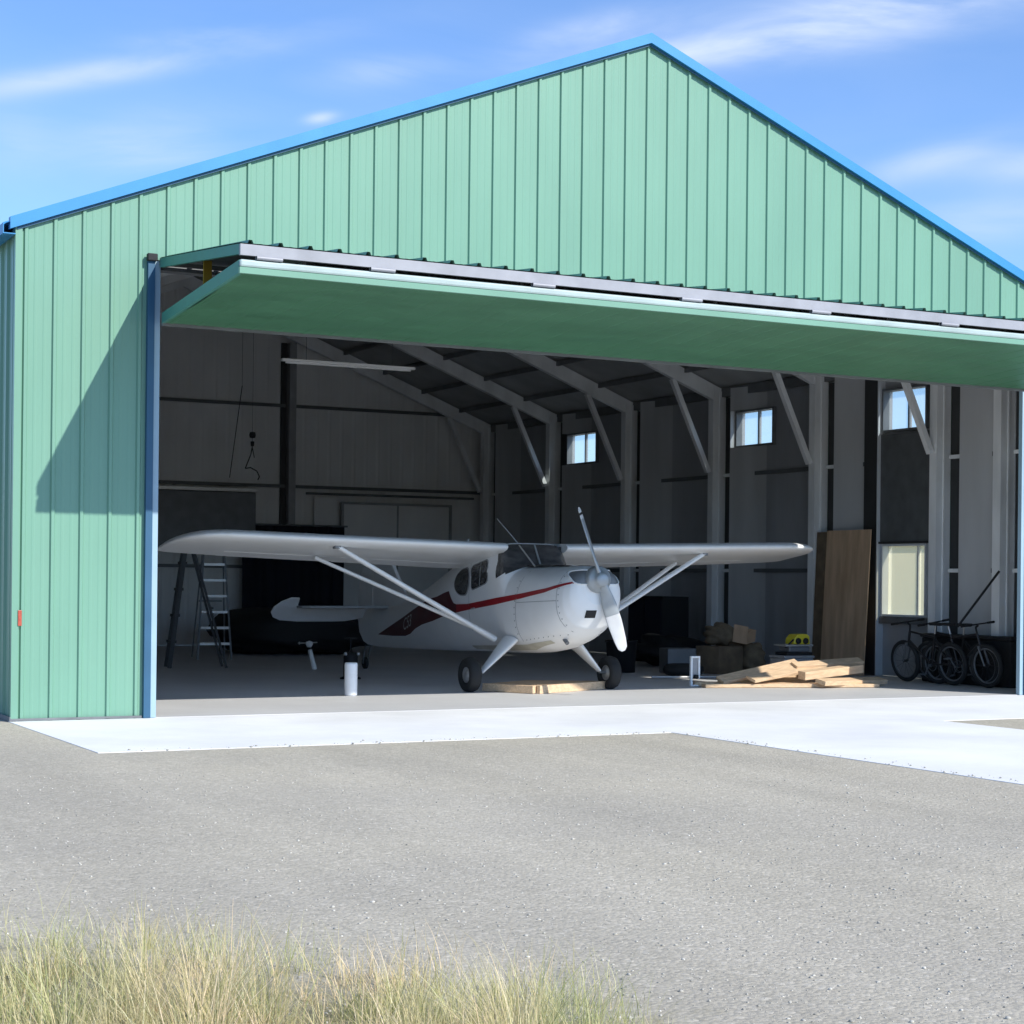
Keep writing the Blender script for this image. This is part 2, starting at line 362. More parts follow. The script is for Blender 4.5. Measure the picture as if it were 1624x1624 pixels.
# near-black strips painting in the shade gap on the near side of each column
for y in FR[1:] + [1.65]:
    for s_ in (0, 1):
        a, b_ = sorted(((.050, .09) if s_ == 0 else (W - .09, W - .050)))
        MB().box(a, b_, y - .40, y - .03, .006, HE - .15).build('dark_strip', 'steel_k', hangar)
# back
sheet(rib_profile(0.0, W, HW, cuts=(HW,)), lambda a: .012, rake, lambda a, o, z: (a, DEP + o, z)).build('back_wall', 'mint', hangar, recalc=False)
sheet(rib_profile(.05, W - .05, HW, cuts=(HW,), depth=.008, bottom=.10, minor=False), lambda a: .012, lambda x: rake(x) - .02, lambda a, o, z: (a, DEP - .045 - o, z)).build('wall_liner', 'liner', hangar, recalc=False)
# corner posts trim
for x0, x1 in ((-.036, .035), (W - .035, W + .036)):
    MB().box(x0, x1, -.040, .03, .012, rake(max(0, min(W, (x0 + x1) / 2))) - .01).build('corner_trim', 'mint', hangar)
# roof
for sgn in (0, 1):
    rp = rib_profile(-.06, DEP + .06, .1, depth=.03, minor=False)
    mb = MB(); ml = MB()
    def rp_pt(u, a, o):
        x = u if sgn == 0 else W - u
        return (x, a, HE + SL * u + .075 + o)
    for (a, o0), (b_, o1) in zip(rp, rp[1:]):
        mb.add([rp_pt(-.14, a, o0), rp_pt(-.14, b_, o1), rp_pt(HW, b_, o1), rp_pt(HW, a, o0)], [(0, 1, 2, 3)])
    mb.build('roof', 'trim_blue', hangar, recalc=False)
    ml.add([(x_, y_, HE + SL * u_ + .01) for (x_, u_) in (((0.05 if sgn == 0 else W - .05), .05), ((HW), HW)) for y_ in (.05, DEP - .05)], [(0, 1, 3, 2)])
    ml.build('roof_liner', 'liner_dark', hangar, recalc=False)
# rake trim: blue boxes following the slope, front and back
for y0, y1 in ((-.085, -.0), (DEP + .0, DEP + .085)):
    for sgn in (0, 1):
        f_ = lambda u, dz: ((u if sgn == 0 else W - u), HE + SL * u + dz)
        a, b_ = f_(-.10, .0), f_(HW, .0); c, d = f_(HW, .125), f_(-.10, .125)
        MB().prism([a, b_, c, d] if sgn == 0 else [b_, a, d, c], 1, y0, y1).build('rake_trim', 'trim_blue', hangar)
        a, b_ = f_(-.02, -.03), f_(HW, -.03); c, d = f_(HW, -.002), f_(-.02, -.002)
        MB().prism([a, b_, c, d] if sgn == 0 else [b_, a, d, c], 1, y0 + .037, y0 + .041).build('shadow_line_trim', 'jamb_blue', hangar)
# eave gutters
for s_ in (0, 1):
    x0, x1 = (-.17, -.040) if s_ == 0 else (W + .040, W + .17)
    xo = x0 if s_ == 0 else x1
    g = MB().box(x0, x1, -.06, DEP + .06, HE - .09, HE - .08).box(*sorted((xo, xo + (.008 if s_ == 0 else -.008))), -.06, DEP + .06, HE - .079, HE + .02)
    g.build('gutter', 'trim_blue', hangar)
# base trim
MB().box(-.038, JL - .09, -.041, -.034, 0.006, .03).build('base_trim', 'steel_d', hangar)
MB().box(-.046, -.036, -.04, DEP, 0.0, .05).build('base_trim', 'steel_d', hangar)
# jambs
for s_ in (0, 1):
    fx = (lambda x: x) if s_ == 0 else (lambda x: W - x)
    a, b_ = sorted((fx(JL - .075), fx(JL + .0)))
    MB().box(a, b_, -.062, .02, .004, HEAD - .02).build('door_jamb', 'jamb_blue', hangar)
    a, b_ = sorted((fx(JL + .003), fx(JL + .068)))
    MB().box(a, b_, -.035, .035, .004, HEAD - .02).build('jamb_flange', 'jamb_pale', hangar)
MB().box(JL, JR, .05, .22, HEAD - .10, HEAD + .14).build('door_header', 'steel_d', hangar)
MB().box(JL - .09, JL + .02, -.10, -.03, HEAD - .03, HEAD + .05).build('hinge_bracket', 'black', hangar, bevel=.01)
# columns, rafters, braces
FR = [.35, 3.1, 6.27, 9.43, 12.65, 15.9, 19.15]
def col_mb(xa, xb, y):
    """I section: face plate towards the door, web, flanges"""
    m_ = MB(); x0, x1 = sorted((xa, xb))
    m_.box(x0, x1, y, y + .012, .005, HE - .02)              # plate facing the door
    m_.box(x0, x0 + .016, y + .013, y + .17, .005, HE - .02)
    m_.box(x1 - .016, x1, y + .013, y + .17, .005, HE - .02)
    xm = (x0 + x1) / 2
    m_.box(xm - .012, xm + .02, y - .018, y - .001, .005, HE - .02)
    return m_
cols = []
for y in FR[1:]:
    for s_ in (0, 1):
        xa, xb = (.05 + .03, .36) if s_ == 0 else (W - .36, W - .075)
        c = col_mb(xa, xb, y).build('column', 'steel', hangar)
col_mb(W - .36, W - .075, 1.65).build('column', 'steel', hangar)
col_mb(.08, .36, 1.65).build('column', 'steel', hangar)
for y in FR[1:]:
    for s_ in (0, 1):
        fx = (lambda x: x) if s_ == 0 else (lambda x: W - x)
        p = [(.08, HE - .02), (.08, HE - .28), (.38, HE - .17 + .0), (HW, HA - .34), (HW, HA - .03), (.08, HE + .0)]
        MB().prism([(fx(a), b_) for a, b_ in (p if s_ == 0 else p[::-1])], 1, y + .02, y + .14).build('rafter', 'steel', hangar)
        MB().obox((fx(.40), y + .10, 3.62), (fx(1.22), y + .10, 5.34), .09, .10, (0, 1, 0)).build('knee_brace', 'steel', hangar)
# girts and purlins
for s_ in (0, 1):
    x0, x1 = (.068, .13) if s_ == 0 else (W - .13, W - .068)
    for z in (1.76, 3.56):
        ys = [.06] + sorted(FR[1:] + [1.65]) + [DEP - .1]
        for ya, yb in zip(ys, ys[1:]):
            spans = [(ya + .02, yb - .10)]
            if s_ == 1 and ya < 4 < yb and z < 2.5: spans = [(ya + .02, 3.52), (4.76, yb - .10)]
            for q0, q1 in spans:
                MB().box(x0, x1, q0, q1, z - .035, z + .035).build('girt', 'girt_paint', hangar)
            xc = x0 - .03 if s_ == 1 else x1 + .03
            MB().box(*sorted((xc, x0 if s_ == 1 else x1)), yb - .36, yb - .06, z - .03, z + .03).build('girt_clip', 'steel', hangar)
for z in (1.78, 3.62, 5.45):
    hw_ = 0.1 if z < HE else (z - HE) / SL + .15
    for xa, xb in ((hw_, 5.05), (5.25, 10.25), (10.45, W - hw_)):
        MB().box(xa, xb, DEP - .15, DEP - .068, z - .04, z + .03).build('girt', 'girt_paint', hangar)
for x in (5.15, 10.35):
    MB().box(x - .06, x + .10, DEP - .30, DEP - .07, .005, rake(x) - .3).build('wall_post', 'steel_m', hangar)
    MB().box(x - .20, x - .07, DEP - .12, DEP - .07, .005, rake(x) - .3).build('dark_strip', 'steel_k', hangar)
for k in range(1, 8):
    for s_ in (0, 1):
        x = k * .98; xx = x if s_ == 0 else W - x; z = HE + SL * x - .10
        MB().box(xx - .03, xx + .03, .1, DEP - .1, z, z + .09).build('purlin', 'steel_d', hangar)
for s_ in (0, 1):
    a, b_ = sorted(((.047, .17) if s_ == 0 else (W - .17, W - .047)))
    MB().box(a, b_, .05, DEP - .05, HE - .13, HE + .035).build('eave_strut', 'steel_d', hangar)
# windows
for i, (a, b_, z0, z1) in enumerate(WINS):
    fr = MB(); X0, X1 = W - .15, W + .045; w_ = .035
    fr.box(X0, X1, a, b_, z0, z0 + w_).box(X0, X1, a, b_, z1 - w_, z1).box(X0, X1, a, a + w_, z0 + w_, z1 - w_).box(X0, X1, b_ - w_, b_, z0 + w_, z1 - w_)
    mid = a + (b_ - a) * (.5 if z0 > 3 else .28)
    fr.box(W - .05, W + .01, mid - .018, mid + .018, z0 + w_, z1 - w_)
    win = fr.build('window', 'trim_pale' if z0 < 3 else 'steel_d', hangar)
    for pa, pb in ((a + w_, mid - .019), (mid + .019, b_ - w_)):
        MB().box(W - .025, W - .019, pa, pb, z0 + w_, z1 - w_).build('pane', 'pane' if z0 > 3 else 'pane_warm', win)
MB().box(W - .16, W - .07, 3.55, 4.74, .88, .985).build('window_sill', 'steel_d', hangar)
MB().box(W - .21, W - .155, 4.735, 4.76, .005, HE - .14).box(W - .154, W - .05, 4.735, 4.76, .005, HE - .14).build('window_post', 'trim_pale', hangar)
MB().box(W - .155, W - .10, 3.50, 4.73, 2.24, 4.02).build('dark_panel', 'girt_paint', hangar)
MB().box(W - .16, W - .10, 4.77, 5.16, .005, HE - .14).build('dark_panel', 'steel_k', hangar)  # near-black sheet painting in the wall shade beside the plywood
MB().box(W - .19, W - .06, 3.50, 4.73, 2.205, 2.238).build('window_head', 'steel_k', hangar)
# big framed sliding leaf on the back wall
o = MB()
o.box(10.75, 15.0, DEP - .25, DEP - .16, 3.44, 3.49)
o.build('door_track', 'girt_paint', hangar)
leaf = MB().box(11.6, 11.66, DEP - .245, DEP - .17, .02, 3.30).box(14.36, 14.42, DEP - .245, DEP - .17, .02, 3.30).box(11.661, 14.359, DEP - .245, DEP - .17, 3.25, 3.30).box(13.0, 13.04, DEP - .243, DEP - .226, .02, 3.24).build('door_leaf', 'steel_m', hangar)
MB().box(11.67, 14.35, DEP - .225, DEP - .19, .02, 3.24).build('leaf_panel', 'liner', leaf)
MB().box(10.95, 11.5, DEP - .22, DEP - .17, .02, 3.38).build('wall_panel', 'liner', hangar)
# reflector
MB().box(.028, .068, -.052, -.041, 1.00, 1.165).build('reflector', 'red_p', hangar, bevel=.004)

# ---- bifold door
DX0, DX1 = 1.50, W - 1.50
FY = -2.72
door = MB()
# upper panel: from the header hinge to the fold, ribbed skin on top
p0, p1 = Vector((0, -.06, 4.985)), Vector((0, FY, 4.725))
def up_pt(x, s, o):
    q = p0.lerp(p1, s); nrm = Vector((0, -(p1.z - p0.z), (p1.y - p0.y))).normalized()
    if nrm.z < 0: nrm = -nrm
    return (x, q.y + nrm.y * o, q.z + nrm.z * o)
pr = rib_profile(DX0, DX1, HW, depth=.032)
sk = MB()
for (a, o0), (b_, o1) in zip(pr, pr[1:]):
    sk.add([up_pt(a, 0, o0), up_pt(b_, 0, o1), up_pt(b_, 1, o1), up_pt(a, 1, o0)], [(0, 1, 2, 3)])
bif = MB().box(DX0 + .01, DX1 - .01, -.05, .0, HEAD - .06, HEAD - .02).build('bifold_door', 'steel_d', hangar)
sk.build('upper_skin', 'mint', bif, recalc=False)
def slab(mb, ya, za, yb, zb, th, x0, x1):
    return mb.prism([(ya, za), (yb, zb), (yb, zb - th), (ya, za - th)], 0, x0, x1)
slab(MB(), -.06, 4.975, FY + .03, 4.715, .02, DX0 + .045, DX1 - .045).build('upper_liner', 'steel_d', bif)
for xa, xb in ((DX0, DX0 + .04), (DX1 - .04, DX1)):
    slab(MB(), -.06, 4.98, FY + .035, 4.718, .10, xa, xb).build('upper_edge', 'teal', bif)
MB().box(DX0 + .0, DX1, FY - .012, FY + .03, 4.605, 4.712).build('fold_channel', 'trim_lilac', bif)
# lower panel
LY0, LZ0, LY1, LZ1 = -.16, 4.375, FY - .0, 4.565
slab(MB(), LY0, LZ0, LY1 + .03, LZ1, .02, DX0 + .045, DX1 - .045).build('lower_liner', 'steel_d', bif)
pr = rib_profile(DX0 + .042, DX1 - .042, HW, depth=.004, minor=False)
lo = MB(); sag = lambda x, s: (.010 * math.sin(x * 2.1 + 4 * s) + .006 * math.sin(x * 5.3 - 6 * s)) * math.sin(math.pi * s)
NS = 12
for (a, o0), (b_, o1) in zip(pr, pr[1:]):
    for k in range(NS):
        s0, s1 = k / NS, (k + 1) / NS
        f_ = lambda x, s, o: (x, LY0 + (LY1 - LY0) * s, (LZ0 - .105) + (4.445 - LZ0 + .105) * s - o + sag(x, s))
        lo.add([f_(a, s0, o0), f_(b_, s0, o1), f_(b_, s1, o1), f_(a, s1, o0)], [(0, 1, 2, 3)], False)
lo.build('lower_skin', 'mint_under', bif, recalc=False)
for xa, xb in ((DX0, DX0 + .04), (DX1 - .04, DX1)):
    MB().prism([(LY0, LZ0), (LY1 + .03, LZ1 - .002), (LY1 + .03, 4.44), (LY0, LZ0 - .11)], 0, xa, xb).build('lower_edge', 'teal', bif)
MB().box(DX0 - .005, DX1 + .005, FY - .02, FY + .028, 4.492, 4.566).build('fold_channel', 'trim_mint', bif, bevel=.02)
MB().box(DX0 - .005, DX1 + .005, FY - .014, FY + .03, 4.432, 4.491).build('fold_flashing', 'mint', bif)
MB().box(DX0 + .01, DX1 - .01, LY0 - .0, LY0 + .05, LZ0 - .135, LZ0 + .01).build('bottom_rail', 'steel_d', bif)
for x in (1.79, 2.97, 4.78, 6.60, 8.33, 10.2, 12.0, 13.6):
    MB().box(x - .13, x + .13, FY - .022, FY + .02, 4.571, 4.604).cyl((x - .13, FY - .02, 4.588), (x + .13, FY - .02, 4.588), .02).build('hinge', 'trim_lilac', bif)
for x in (2.2, 4.6, 7.0, 9.4, 11.8):
    MB().obox((x, -.3, 4.86), (x, -2.6, 4.64), .04, .05).obox((x, -.3, 4.45), (x, -2.6, 4.60), .04, .05).build('frame_tube', 'steel_d', bif)
for s_ in (0, 1):
    x = 1.86 if s_ == 0 else W - 1.86
    MB().box(x - .045, x + .045, -.62, -.60, 4.40, 4.90).build('lift_strap', 'strap', bif)

# pale neighbouring shed seen through the low window
shed = thing('shed', 'cream walled shed seen through the low window on the right', 'shed', (42, 30, GZ))
MB().box(0, 9, -17, 20, 0, 3.6).build('wall', 'cream', shed)
MB().prism([(-.4, 3.6), (9.4, 3.6), (4.5, 5.2)], 1, -17.4, 20.4).build('roof', 'steel_d', shed)
# tube lamp hanging from the rafters
L0 = Vector((7.0, 8.05, 5.05))
lamp = thing('tube_lamp', 'long unlit strip lamp hanging under the roof above the left wing', 'lamp', L0)
MB().box(5.88, 8.20, 8.01, 8.09, 4.985, 5.03).build('housing', 'tube', lamp, L0, bevel=.008)
for x in (6.3, 7.8):
    MB().cyl((x, 8.05, 5.03), (x, 8.05, rake(x) - .05), .004, n=6).build('hanger', 'steel_d', lamp, L0)
MB().cyl((5.95, 8.05, 4.97), (8.13, 8.05, 4.97), .016).build('tube', 'tube', lamp, L0)

# chain hoist on the left
L0 = Vector((6.8, 12.0, 3.4))
hoist = thing('chain_hoist', 'small black chain hoist with hook dangling before the back wall', 'hoist', L0)
MB().cyl((6.79, 12, 4.0), (6.79, 12, rake(6.79)), .003, n=6).build('chain', 'black', hoist, L0)
MB().lathe([(0, 0), (.05, .01), (.06, .06), (.05, .11), (0, .12)], (6.79, 12, 4.05)).lathe([(0, 0), (.03, .01), (.035, .09), (0, .1)], (6.79, 12, 3.9)).build('pulley_block', 'black', hoist, L0)
pts = [(6.79, 12, 3.9), (6.76, 12, 3.75), (6.70, 12, 3.60), (6.66, 12, 3.50), (6.76, 12, 3.52), (6.88, 12, 3.46), (6.93, 12, 3.36), (6.90, 12, 3.30)]
mb = MB()
for a, b_ in zip(pts, pts[1:]): mb.cyl(a, b_, .011, n=8)
mb.cyl((6.79, 12, 3.88), (6.83, 12, 3.70), .009, n=8)
mb.build('hook', 'black', hoist, L0)
rp_ = MB(); a = Vector((6.62, 12.1, 5.0)); b_ = Vector((6.40, 12.1, 3.33))
L1 = Vector((6.40, 12.1, 3.33))
rp_.cyl(a, b_, .008, n=6).cyl(a, (6.62, 12.1, rake(6.62) - .02), .003, n=6)
tag(rp_.build('rope', 'black', None), 'thin dark rope hanging slanted beside the chain hoist', 'rope')

# ------------------------------------------------------------------ the aircraft
AX = Vector((7.87, 2.9, 0)); XC = AX.x
plane = thing('light_aircraft', 'white high wing tailwheel aeroplane with red side stripe, nose to the door', 'aeroplane', AX)
st = [ # Y, zbot, ztop, half width, exponent
 (1.335, 1.22, 1.64, .20, 2.2), (1.36, 1.12, 1.675, .30, 2.3), (1.42, 1.02, 1.705, .385, 2.4), (1.52, .90, 1.725, .44, 2.5), (1.70, .79, 1.735, .485, 2.6), (1.95, .69, 1.735, .52, 2.6),
 (2.30, .60, 1.73, .545, 2.7), (2.70, .545, 1.72, .555, 2.8), (2.98, .525, 1.72, .56, 3.0), (3.02, .525, 1.76, .56, 3.6), (3.10, .52, 1.90, .56, 4.6), (3.18, .518, 2.02, .56, 5.5), (3.24, .515, 2.055, .56, 6.0), (3.40, .51, 2.06, .56, 6.0),
 (3.60, .505, 2.05, .56, 6.0), (4.0, .50, 2.02, .56, 5.0), (4.4, .49, 1.96, .55, 4.0), (4.8, .48, 1.87, .53, 3.2), (5.2, .465, 1.77, .50, 2.6), (5.6, .455, 1.65, .46, 2.5), (6.0, .445, 1.53, .41, 2.4),
 (6.5, .435, 1.38, .345, 2.4), (7.0, .425, 1.26, .275, 2.3), (7.5, .415, 1.16, .21, 2.3), (8.0, .405, 1.09, .145, 2.2), (8.5, .40, 1.04, .085, 2.2), (8.85, .41, 1.00, .05, 2.1), (9.0, .42, .98, .03, 2.0)]
sa = np.array(st)
def smooth_interp(y, k):
    ys = sa[:, 0]; return float(np.interp(y, ys, sa[:, k]))
YS = sorted(set(list(np.linspace(1.335, 1.6, 14)) + list(np.linspace(1.6, 9.0, 110)) + list(np.linspace(2.96, 3.30, 24))))
def sec(y, n=56):
    zb, zt, hw, ex = [smooth_interp(y, k) for k in (1, 2, 3, 4)]
    zc = (zb + zt) / 2; hh = (zt - zb) / 2; r = []
    for i in range(n):
        t_ = 2 * math.pi * i / n; c, s_ = math.cos(t_), math.sin(t_)
        e_ = ex if s_ > 0 else min(ex, 2.8)
        x = hw * (abs(c) ** (2 / e_)) * (1 if c > 0 else -1); z = hh * (abs(s_) ** (2 / e_)) * (1 if s_ > 0 else -1)
        # tumblehome towards the roof / turtle deck, keel narrows a little
        f_ = (z / hh); x *= 1 - .08 * max(0, f_) ** 1.5 - .10 * max(0, -f_) ** 2
        r.append((XC + x, y, zc + z))
    return r
fus = MB().loft([sec(y) for y in YS])
fus_o = fus.build('fuselage', 'ac_white', plane, AX)
bvh = BVHTree.FromPolygons([Vector(v) for v in fus.v], fus.f)
def hitx(y, z, side, off=.004):
    h_ = bvh.ray_cast(Vector((XC + side * 3, y, z)), Vector((-side, 0, 0)))
    if h_[0] is None: return None
    return h_[0] + h_[1] * (off if h_[1].x * side > 0 else -off)
def hity(x, z, off=.004):
    h_ = bvh.ray_cast(Vector((x, -1, z)), Vector((0, 1, 0)))
    if h_[0] is None: return None
    n_ = h_[1] if h_[1].y < 0 else -h_[1]
    return h_[0] + n_ * off
def rounded(poly, r=.25, it=3):
    p = [Vector((a, b_, 0)) for a, b_ in poly]
    for _ in range(it):
        q = []
        for i in range(len(p)):
            a, b_ = p[i], p[(i + 1) % len(p)]; q += [a.lerp(b_, r), a.lerp(b_, 1 - r)]
        p = q
    return [(v.x, v.y) for v in p]
def patch(poly, proj, off, rings=7):
    mb = MB(); c = (sum(p[0] for p in poly) / len(poly), sum(p[1] for p in poly) / len(poly)); n = len(poly); V = []
    for k in range(rings + 1):
        s_ = k / rings
        for p in poly:
            V.append(proj(c[0] + (p[0] - c[0]) * s_, c[1] + (p[1] - c[1]) * s_, off))
    if any(v is None for v in V): return None
    mb.add(V, [(k * n + i, k * n + (i + 1) % n, (k + 1) * n + (i + 1) % n, (k + 1) * n + i) for k in range(rings) for i in range(n)], True)
    return mb
def strip(top, bot, side, off, nn=90, rows=3):
    """band between two polylines z(y)"""
    y0, y1 = max(top[0][0], bot[0][0]), min(top[-1][0], bot[-1][0]); mb = MB(); V = []
    ty, tz = zip(*top); by, bz = zip(*bot)
    for i in range(nn + 1):
        y = y0 + (y1 - y0) * i / nn; a, b_ = np.interp(y, ty, tz), np.interp(y, by, bz)
        for r_ in range(rows + 1): V.append(hitx(y, float(b_ + (a - b_) * r_ / rows), side, off))
    R1 = rows + 1; F = []
    for i in range(nn):
        for r_ in range(rows):
            q = (i * R1 + r_, (i + 1) * R1 + r_, (i + 1) * R1 + r_ + 1, i * R1 + r_ + 1)
            if all(V[k] is not None for k in q): F.append(q)
    V = [v if v is not None else Vector((XC, 3, 1)) for v in V]
    mb.add(V, F, True); return mb
for side in (-1, 1):
    pz = lambda y, z, off: hitx(y, z, side, off)
    # windows
    w1 = rounded([(4.10, 1.33), (4.10, 1.70), (4.36, 1.685), (4.56, 1.60), (4.62, 1.47), (4.52, 1.36), (4.34, 1.31)], .25, 2)
    w2 = rounded([(3.50, 1.50), (3.53, 1.82), (4.03, 1.72), (3.98, 1.39)], .1, 2)
    for w_ in (w1, w2):
        cx = sum(p[0] for p in w_) / len(w_); cz = sum(p[1] for p in w_) / len(w_)
        big_ = [(cx + (p[0] - cx) * 1.09, cz + (p[1] - cz) * 1.10) for p in w_]
        mb = patch(big_, pz, .003)
        fr = mb.build('window_frame', 'ac_grey', plane, AX)
        patch(w_, pz, .008).build('pane', 'glaze', fr, AX)
    # the strut of the sliding pane
    strip([(3.70, 1.785), (3.725, 1.78)], [(3.70, 1.45), (3.725, 1.45)], side, .013, 2).build('pane_divider', 'ac_grey', plane, AX)
    # stripe
    top = [(1.40, 1.525), (1.9, 1.43), (2.5, 1.355), (3.2, 1.285), (4.11, 1.185), (4.5, 1.175), (4.68, 1.24), (4.80, 1.36), (5.0, 1.33), (5.3, 1.27)]
    bot = [(1.40, 1.50), (1.9, 1.375), (2.5, 1.285), (3.2, 1.195), (4.2, 1.09), (4.8, 1.02), (5.3, .95)]
    strip([p for p in top if p[0] <= 4.5], [p for p in bot if p[0] < 4.3] + [(4.5, 1.055)], side, .004).build('red_stripe', 'ac_red', plane, AX)
    top2 = [(4.5, 1.175), (4.60, 1.19), (4.70, 1.26), (4.80, 1.365), (5.0, 1.335), (5.3, 1.275), (5.65, 1.24), (6.0, 1.17), (6.5, 1.05), (7.08, .91), (7.7, .77), (8.4, .615)]
    bot2 = [(4.5, 1.055), (5.0, .99), (5.5, .905), (6.0, .84), (6.35, .77), (6.65, .68), (6.95, .635), (7.6, .615), (8.4, .61)]
    strip(top2, bot2, side, .004).build('rear_flash', 'ac_maroon', plane, AX)
    # door seam and handle
    strip([(4.055, 1.80), (4.063, 1.80)], [(4.055, .80), (4.063, .80)], side, .0045, 2, 8).build('door_seam', 'ac_grey', plane, AX)
    q = hitx(3.95, 1.12, side, .02)
    MB().obox(q, q + Vector((0, -.10, .01)), .015, .02).build('door_handle', 'alu', plane, AX)
    # cowl seam and belly soot
    strip([(2.62, 1.66), (2.628, 1.66)], [(2.62, .70), (2.628, .70)], side, .0045, 2, 10).build('cowl_seam', 'ac_grey', plane, AX)
    strip([(1.63, 1.66), (1.637, 1.66)], [(1.63, .86), (1.637, .86)], side, .0045, 2, 10).build('nose_bowl_seam', 'ac_grey', plane, AX)
    strip([(1.64, 1.272), (2.61, 1.232)], [(1.64, 1.266), (2.61, 1.226)], side, .0045, 20, 1).build('cowl_hinge', 'ac_grey', plane, AX)
    dz = MB()
    for i in range(9):
        for y_, z_ in ((1.60, .95 + .08 * i), (2.66, .80 + .09 * i), (1.72 + .1 * i, .82 - .012 * i)):
            q = hitx(y_, z_, side, .003)
            if q is not None: dz.cyl(q, q + Vector((side * .004, 0, 0)), .009, n=6)
    dz.build('fasteners', 'ac_grey', plane, AX)
    # belly dirt
    strip([(2.05, .735), (2.6, .66), (3.4, .62), (4.4, .58)], [(2.05, .70), (2.6, .585), (3.4, .545), (4.4, .53)], side, .004).build('belly_panel', 'ac_dirty', plane, AX)
    # air intake in the nose bowl
    ii = rounded([(XC + side * a_, z_) for a_, z_ in ((.075, 1.49), (.335, 1.49), (.35, 1.60), (.28, 1.665), (.075, 1.675))], .2, 2)
    mb = patch(ii, lambda x, z, off: hity(x, z, off), .006)
    if mb: 
        it = mb.build('air_intake', 'steel_d', plane, AX)
        mb = MB(); 
        ps = [hity(a_, b_, .010) for a_, b_ in ii]
        for a_, b_ in zip(ps, ps[1:] + ps[:1]):
            if (a_ - b_).length > 1e-4: mb.cyl(a_, b_, .010, n=6, cap=False)
        mb.build('intake_rim', 'ac_white', it, AX)
# registration letters, half worn, on the rear flash
def text_on(txt, y, z, size, side, m_, parent):
    cu = bpy.data.curves.new('reg', 'FONT'); cu.body = txt; cu.size = size; cu.resolution_u = 4
    to = bpy.data.objects.new('reg', cu); COL.objects.link(to)
    dg = bpy.context.evaluated_depsgraph_get(); me = bpy.data.meshes.new_from_object(to.evaluated_get(dg))
    vs = []
    for v in me.vertices:
        yy = y + side * (v.co.x + .25 * v.co.y)
        zz = z + v.co.y * .95 + (yy - y) * -.22
        h_ = hitx(yy, zz, side, .010); vs.append(h_ if h_ is not None else Vector((XC, yy, zz)))
    fs = [tuple(p.vertices) for p in me.polygons]
    bpy.data.objects.remove(to); bpy.data.curves.remove(cu)
    mb = MB().add(vs, fs)
    return mb.build('registration_mark', m_, parent, AX)
text_on('C53', 6.98, .715, .27, -1, 'letter', plane)
# lower scoop, exhaust
ii = [(XC - .165, 1.05), (XC - .015, 1.05), (XC - .015, 1.15), (XC - .165, 1.15)]
mb = patch(ii, lambda x, z, off: hity(x, z, off), .006)
mb.build('carburettor_scoop', 'black', plane, AX)
MB().cyl((XC - .20, 1.95, .80), (XC - .20, 1.80, .70), .028).build('exhaust_pipe', 'steel_d', plane, AX)
# windshield: front pane and two wrap-round corner panes, with posts
poly = [(XC - .47, 1.60), (XC - .36, 1.665), (XC - .2, 1.715), (XC, 1.735), (XC + .2, 1.715), (XC + .36, 1.665), (XC + .47, 1.60), (XC + .485, 1.80), (XC + .475, 2.00), (XC, 2.03), (XC - .475, 2.00), (XC - .485, 1.80)]
V = []; mb = MB(); nx, nz = 30, 14
for i in range(nx + 1):
    u = -1 + 2 * i / nx; zb_ = 1.735 - .125 * abs(u) ** 2.0; zt_ = 2.035 - .03 * abs(u) ** 4
    for k in range(nz + 1):
        p = hity(XC + u * .495, zb_ + (zt_ - zb_) * k / nz, .007); V.append(p if p is not None else Vector((XC + u * .49, 3.2, zt_)))
mb.add(V, [(i * (nz + 1) + k, (i + 1) * (nz + 1) + k, (i + 1) * (nz + 1) + k + 1, i * (nz + 1) + k + 1) for i in range(nx) for k in range(nz)], True)
ws = mb.build('windshield', 'glaze', plane, AX)
for side in (-1, 1):
    mb = patch(rounded([(3.24, 1.55), (3.10, 1.60), (3.05, 1.64), (3.10, 1.86), (3.18, 1.985), (3.25, 2.0)], .12, 2), lambda y, z, off: hitx(y, z, side, off), .006)
    if mb: mb.build('corner_pane', 'glaze', ws, AX)
q0, q1 = Vector((XC + .02, 2.985, 1.745)), Vector((XC + .02, 3.17, 2.03))
MB().obox(q0, q1, .024, .016).build('centre_post', 'ac_grey', ws, AX)
# wing
def airfoil(c0, c1, n=14):
    """closed upper/lower outline between chord fractions c0..c1"""
    def yt(x): return 5 * .118 * (.2969 * math.sqrt(max(x, 0)) - .126 * x - .3516 * x * x + .2843 * x ** 3 - .1036 * x ** 4)
    def cam(x): return .035 * (1 - (1 - 2 * x) ** 2)
    xs = [c0 + (c1 - c0) * (1 - math.cos(math.pi * i / n)) / 2 for i in range(n + 1)]
    up = [(x, cam(x) + yt(x)) for x in xs]; lo_ = [(x, cam(x) - yt(x)) for x in xs]
    return up[::-1] + lo_[(1 if c0 < 1e-6 else 0):]
RIBS = [.85 + .36 * i for i in range(12)]
def wing_pt(s_, side, xf, zf):
    """s_ spanwise metres from centreline, xf chord fraction, zf thickness fraction"""
    ch0 = 1.47; rt_ = 5.08; LE, TE = 3.02, 3.02 + ch0
    if s_ > 4.2:
        q = min(1, (s_ - 4.2) / (rt_ - 4.2)); k = math.sqrt(max(0, 1 - q ** 3.4))
        c = ch0 * (.34 + .66 * k); le = LE + ch0 * .66 * (1 - k) * .85; th = .42 + .58 * k
    else: c, le, th = ch0, LE, 1
    if min(abs(s_ - q) for q in RIBS) < .006: th *= 1.022
    inc = R(12.5 - 3.0 * s_ / rt_)
    dx, dz = xf * c, zf * c * th
    zr = 1.99 + .022 * s_ - math.sin(inc) * (le - LE)
    return (XC + side * s_, le + dx * math.cos(inc) + dz * math.sin(inc), zr - dx * math.sin(inc) + dz * math.cos(inc))
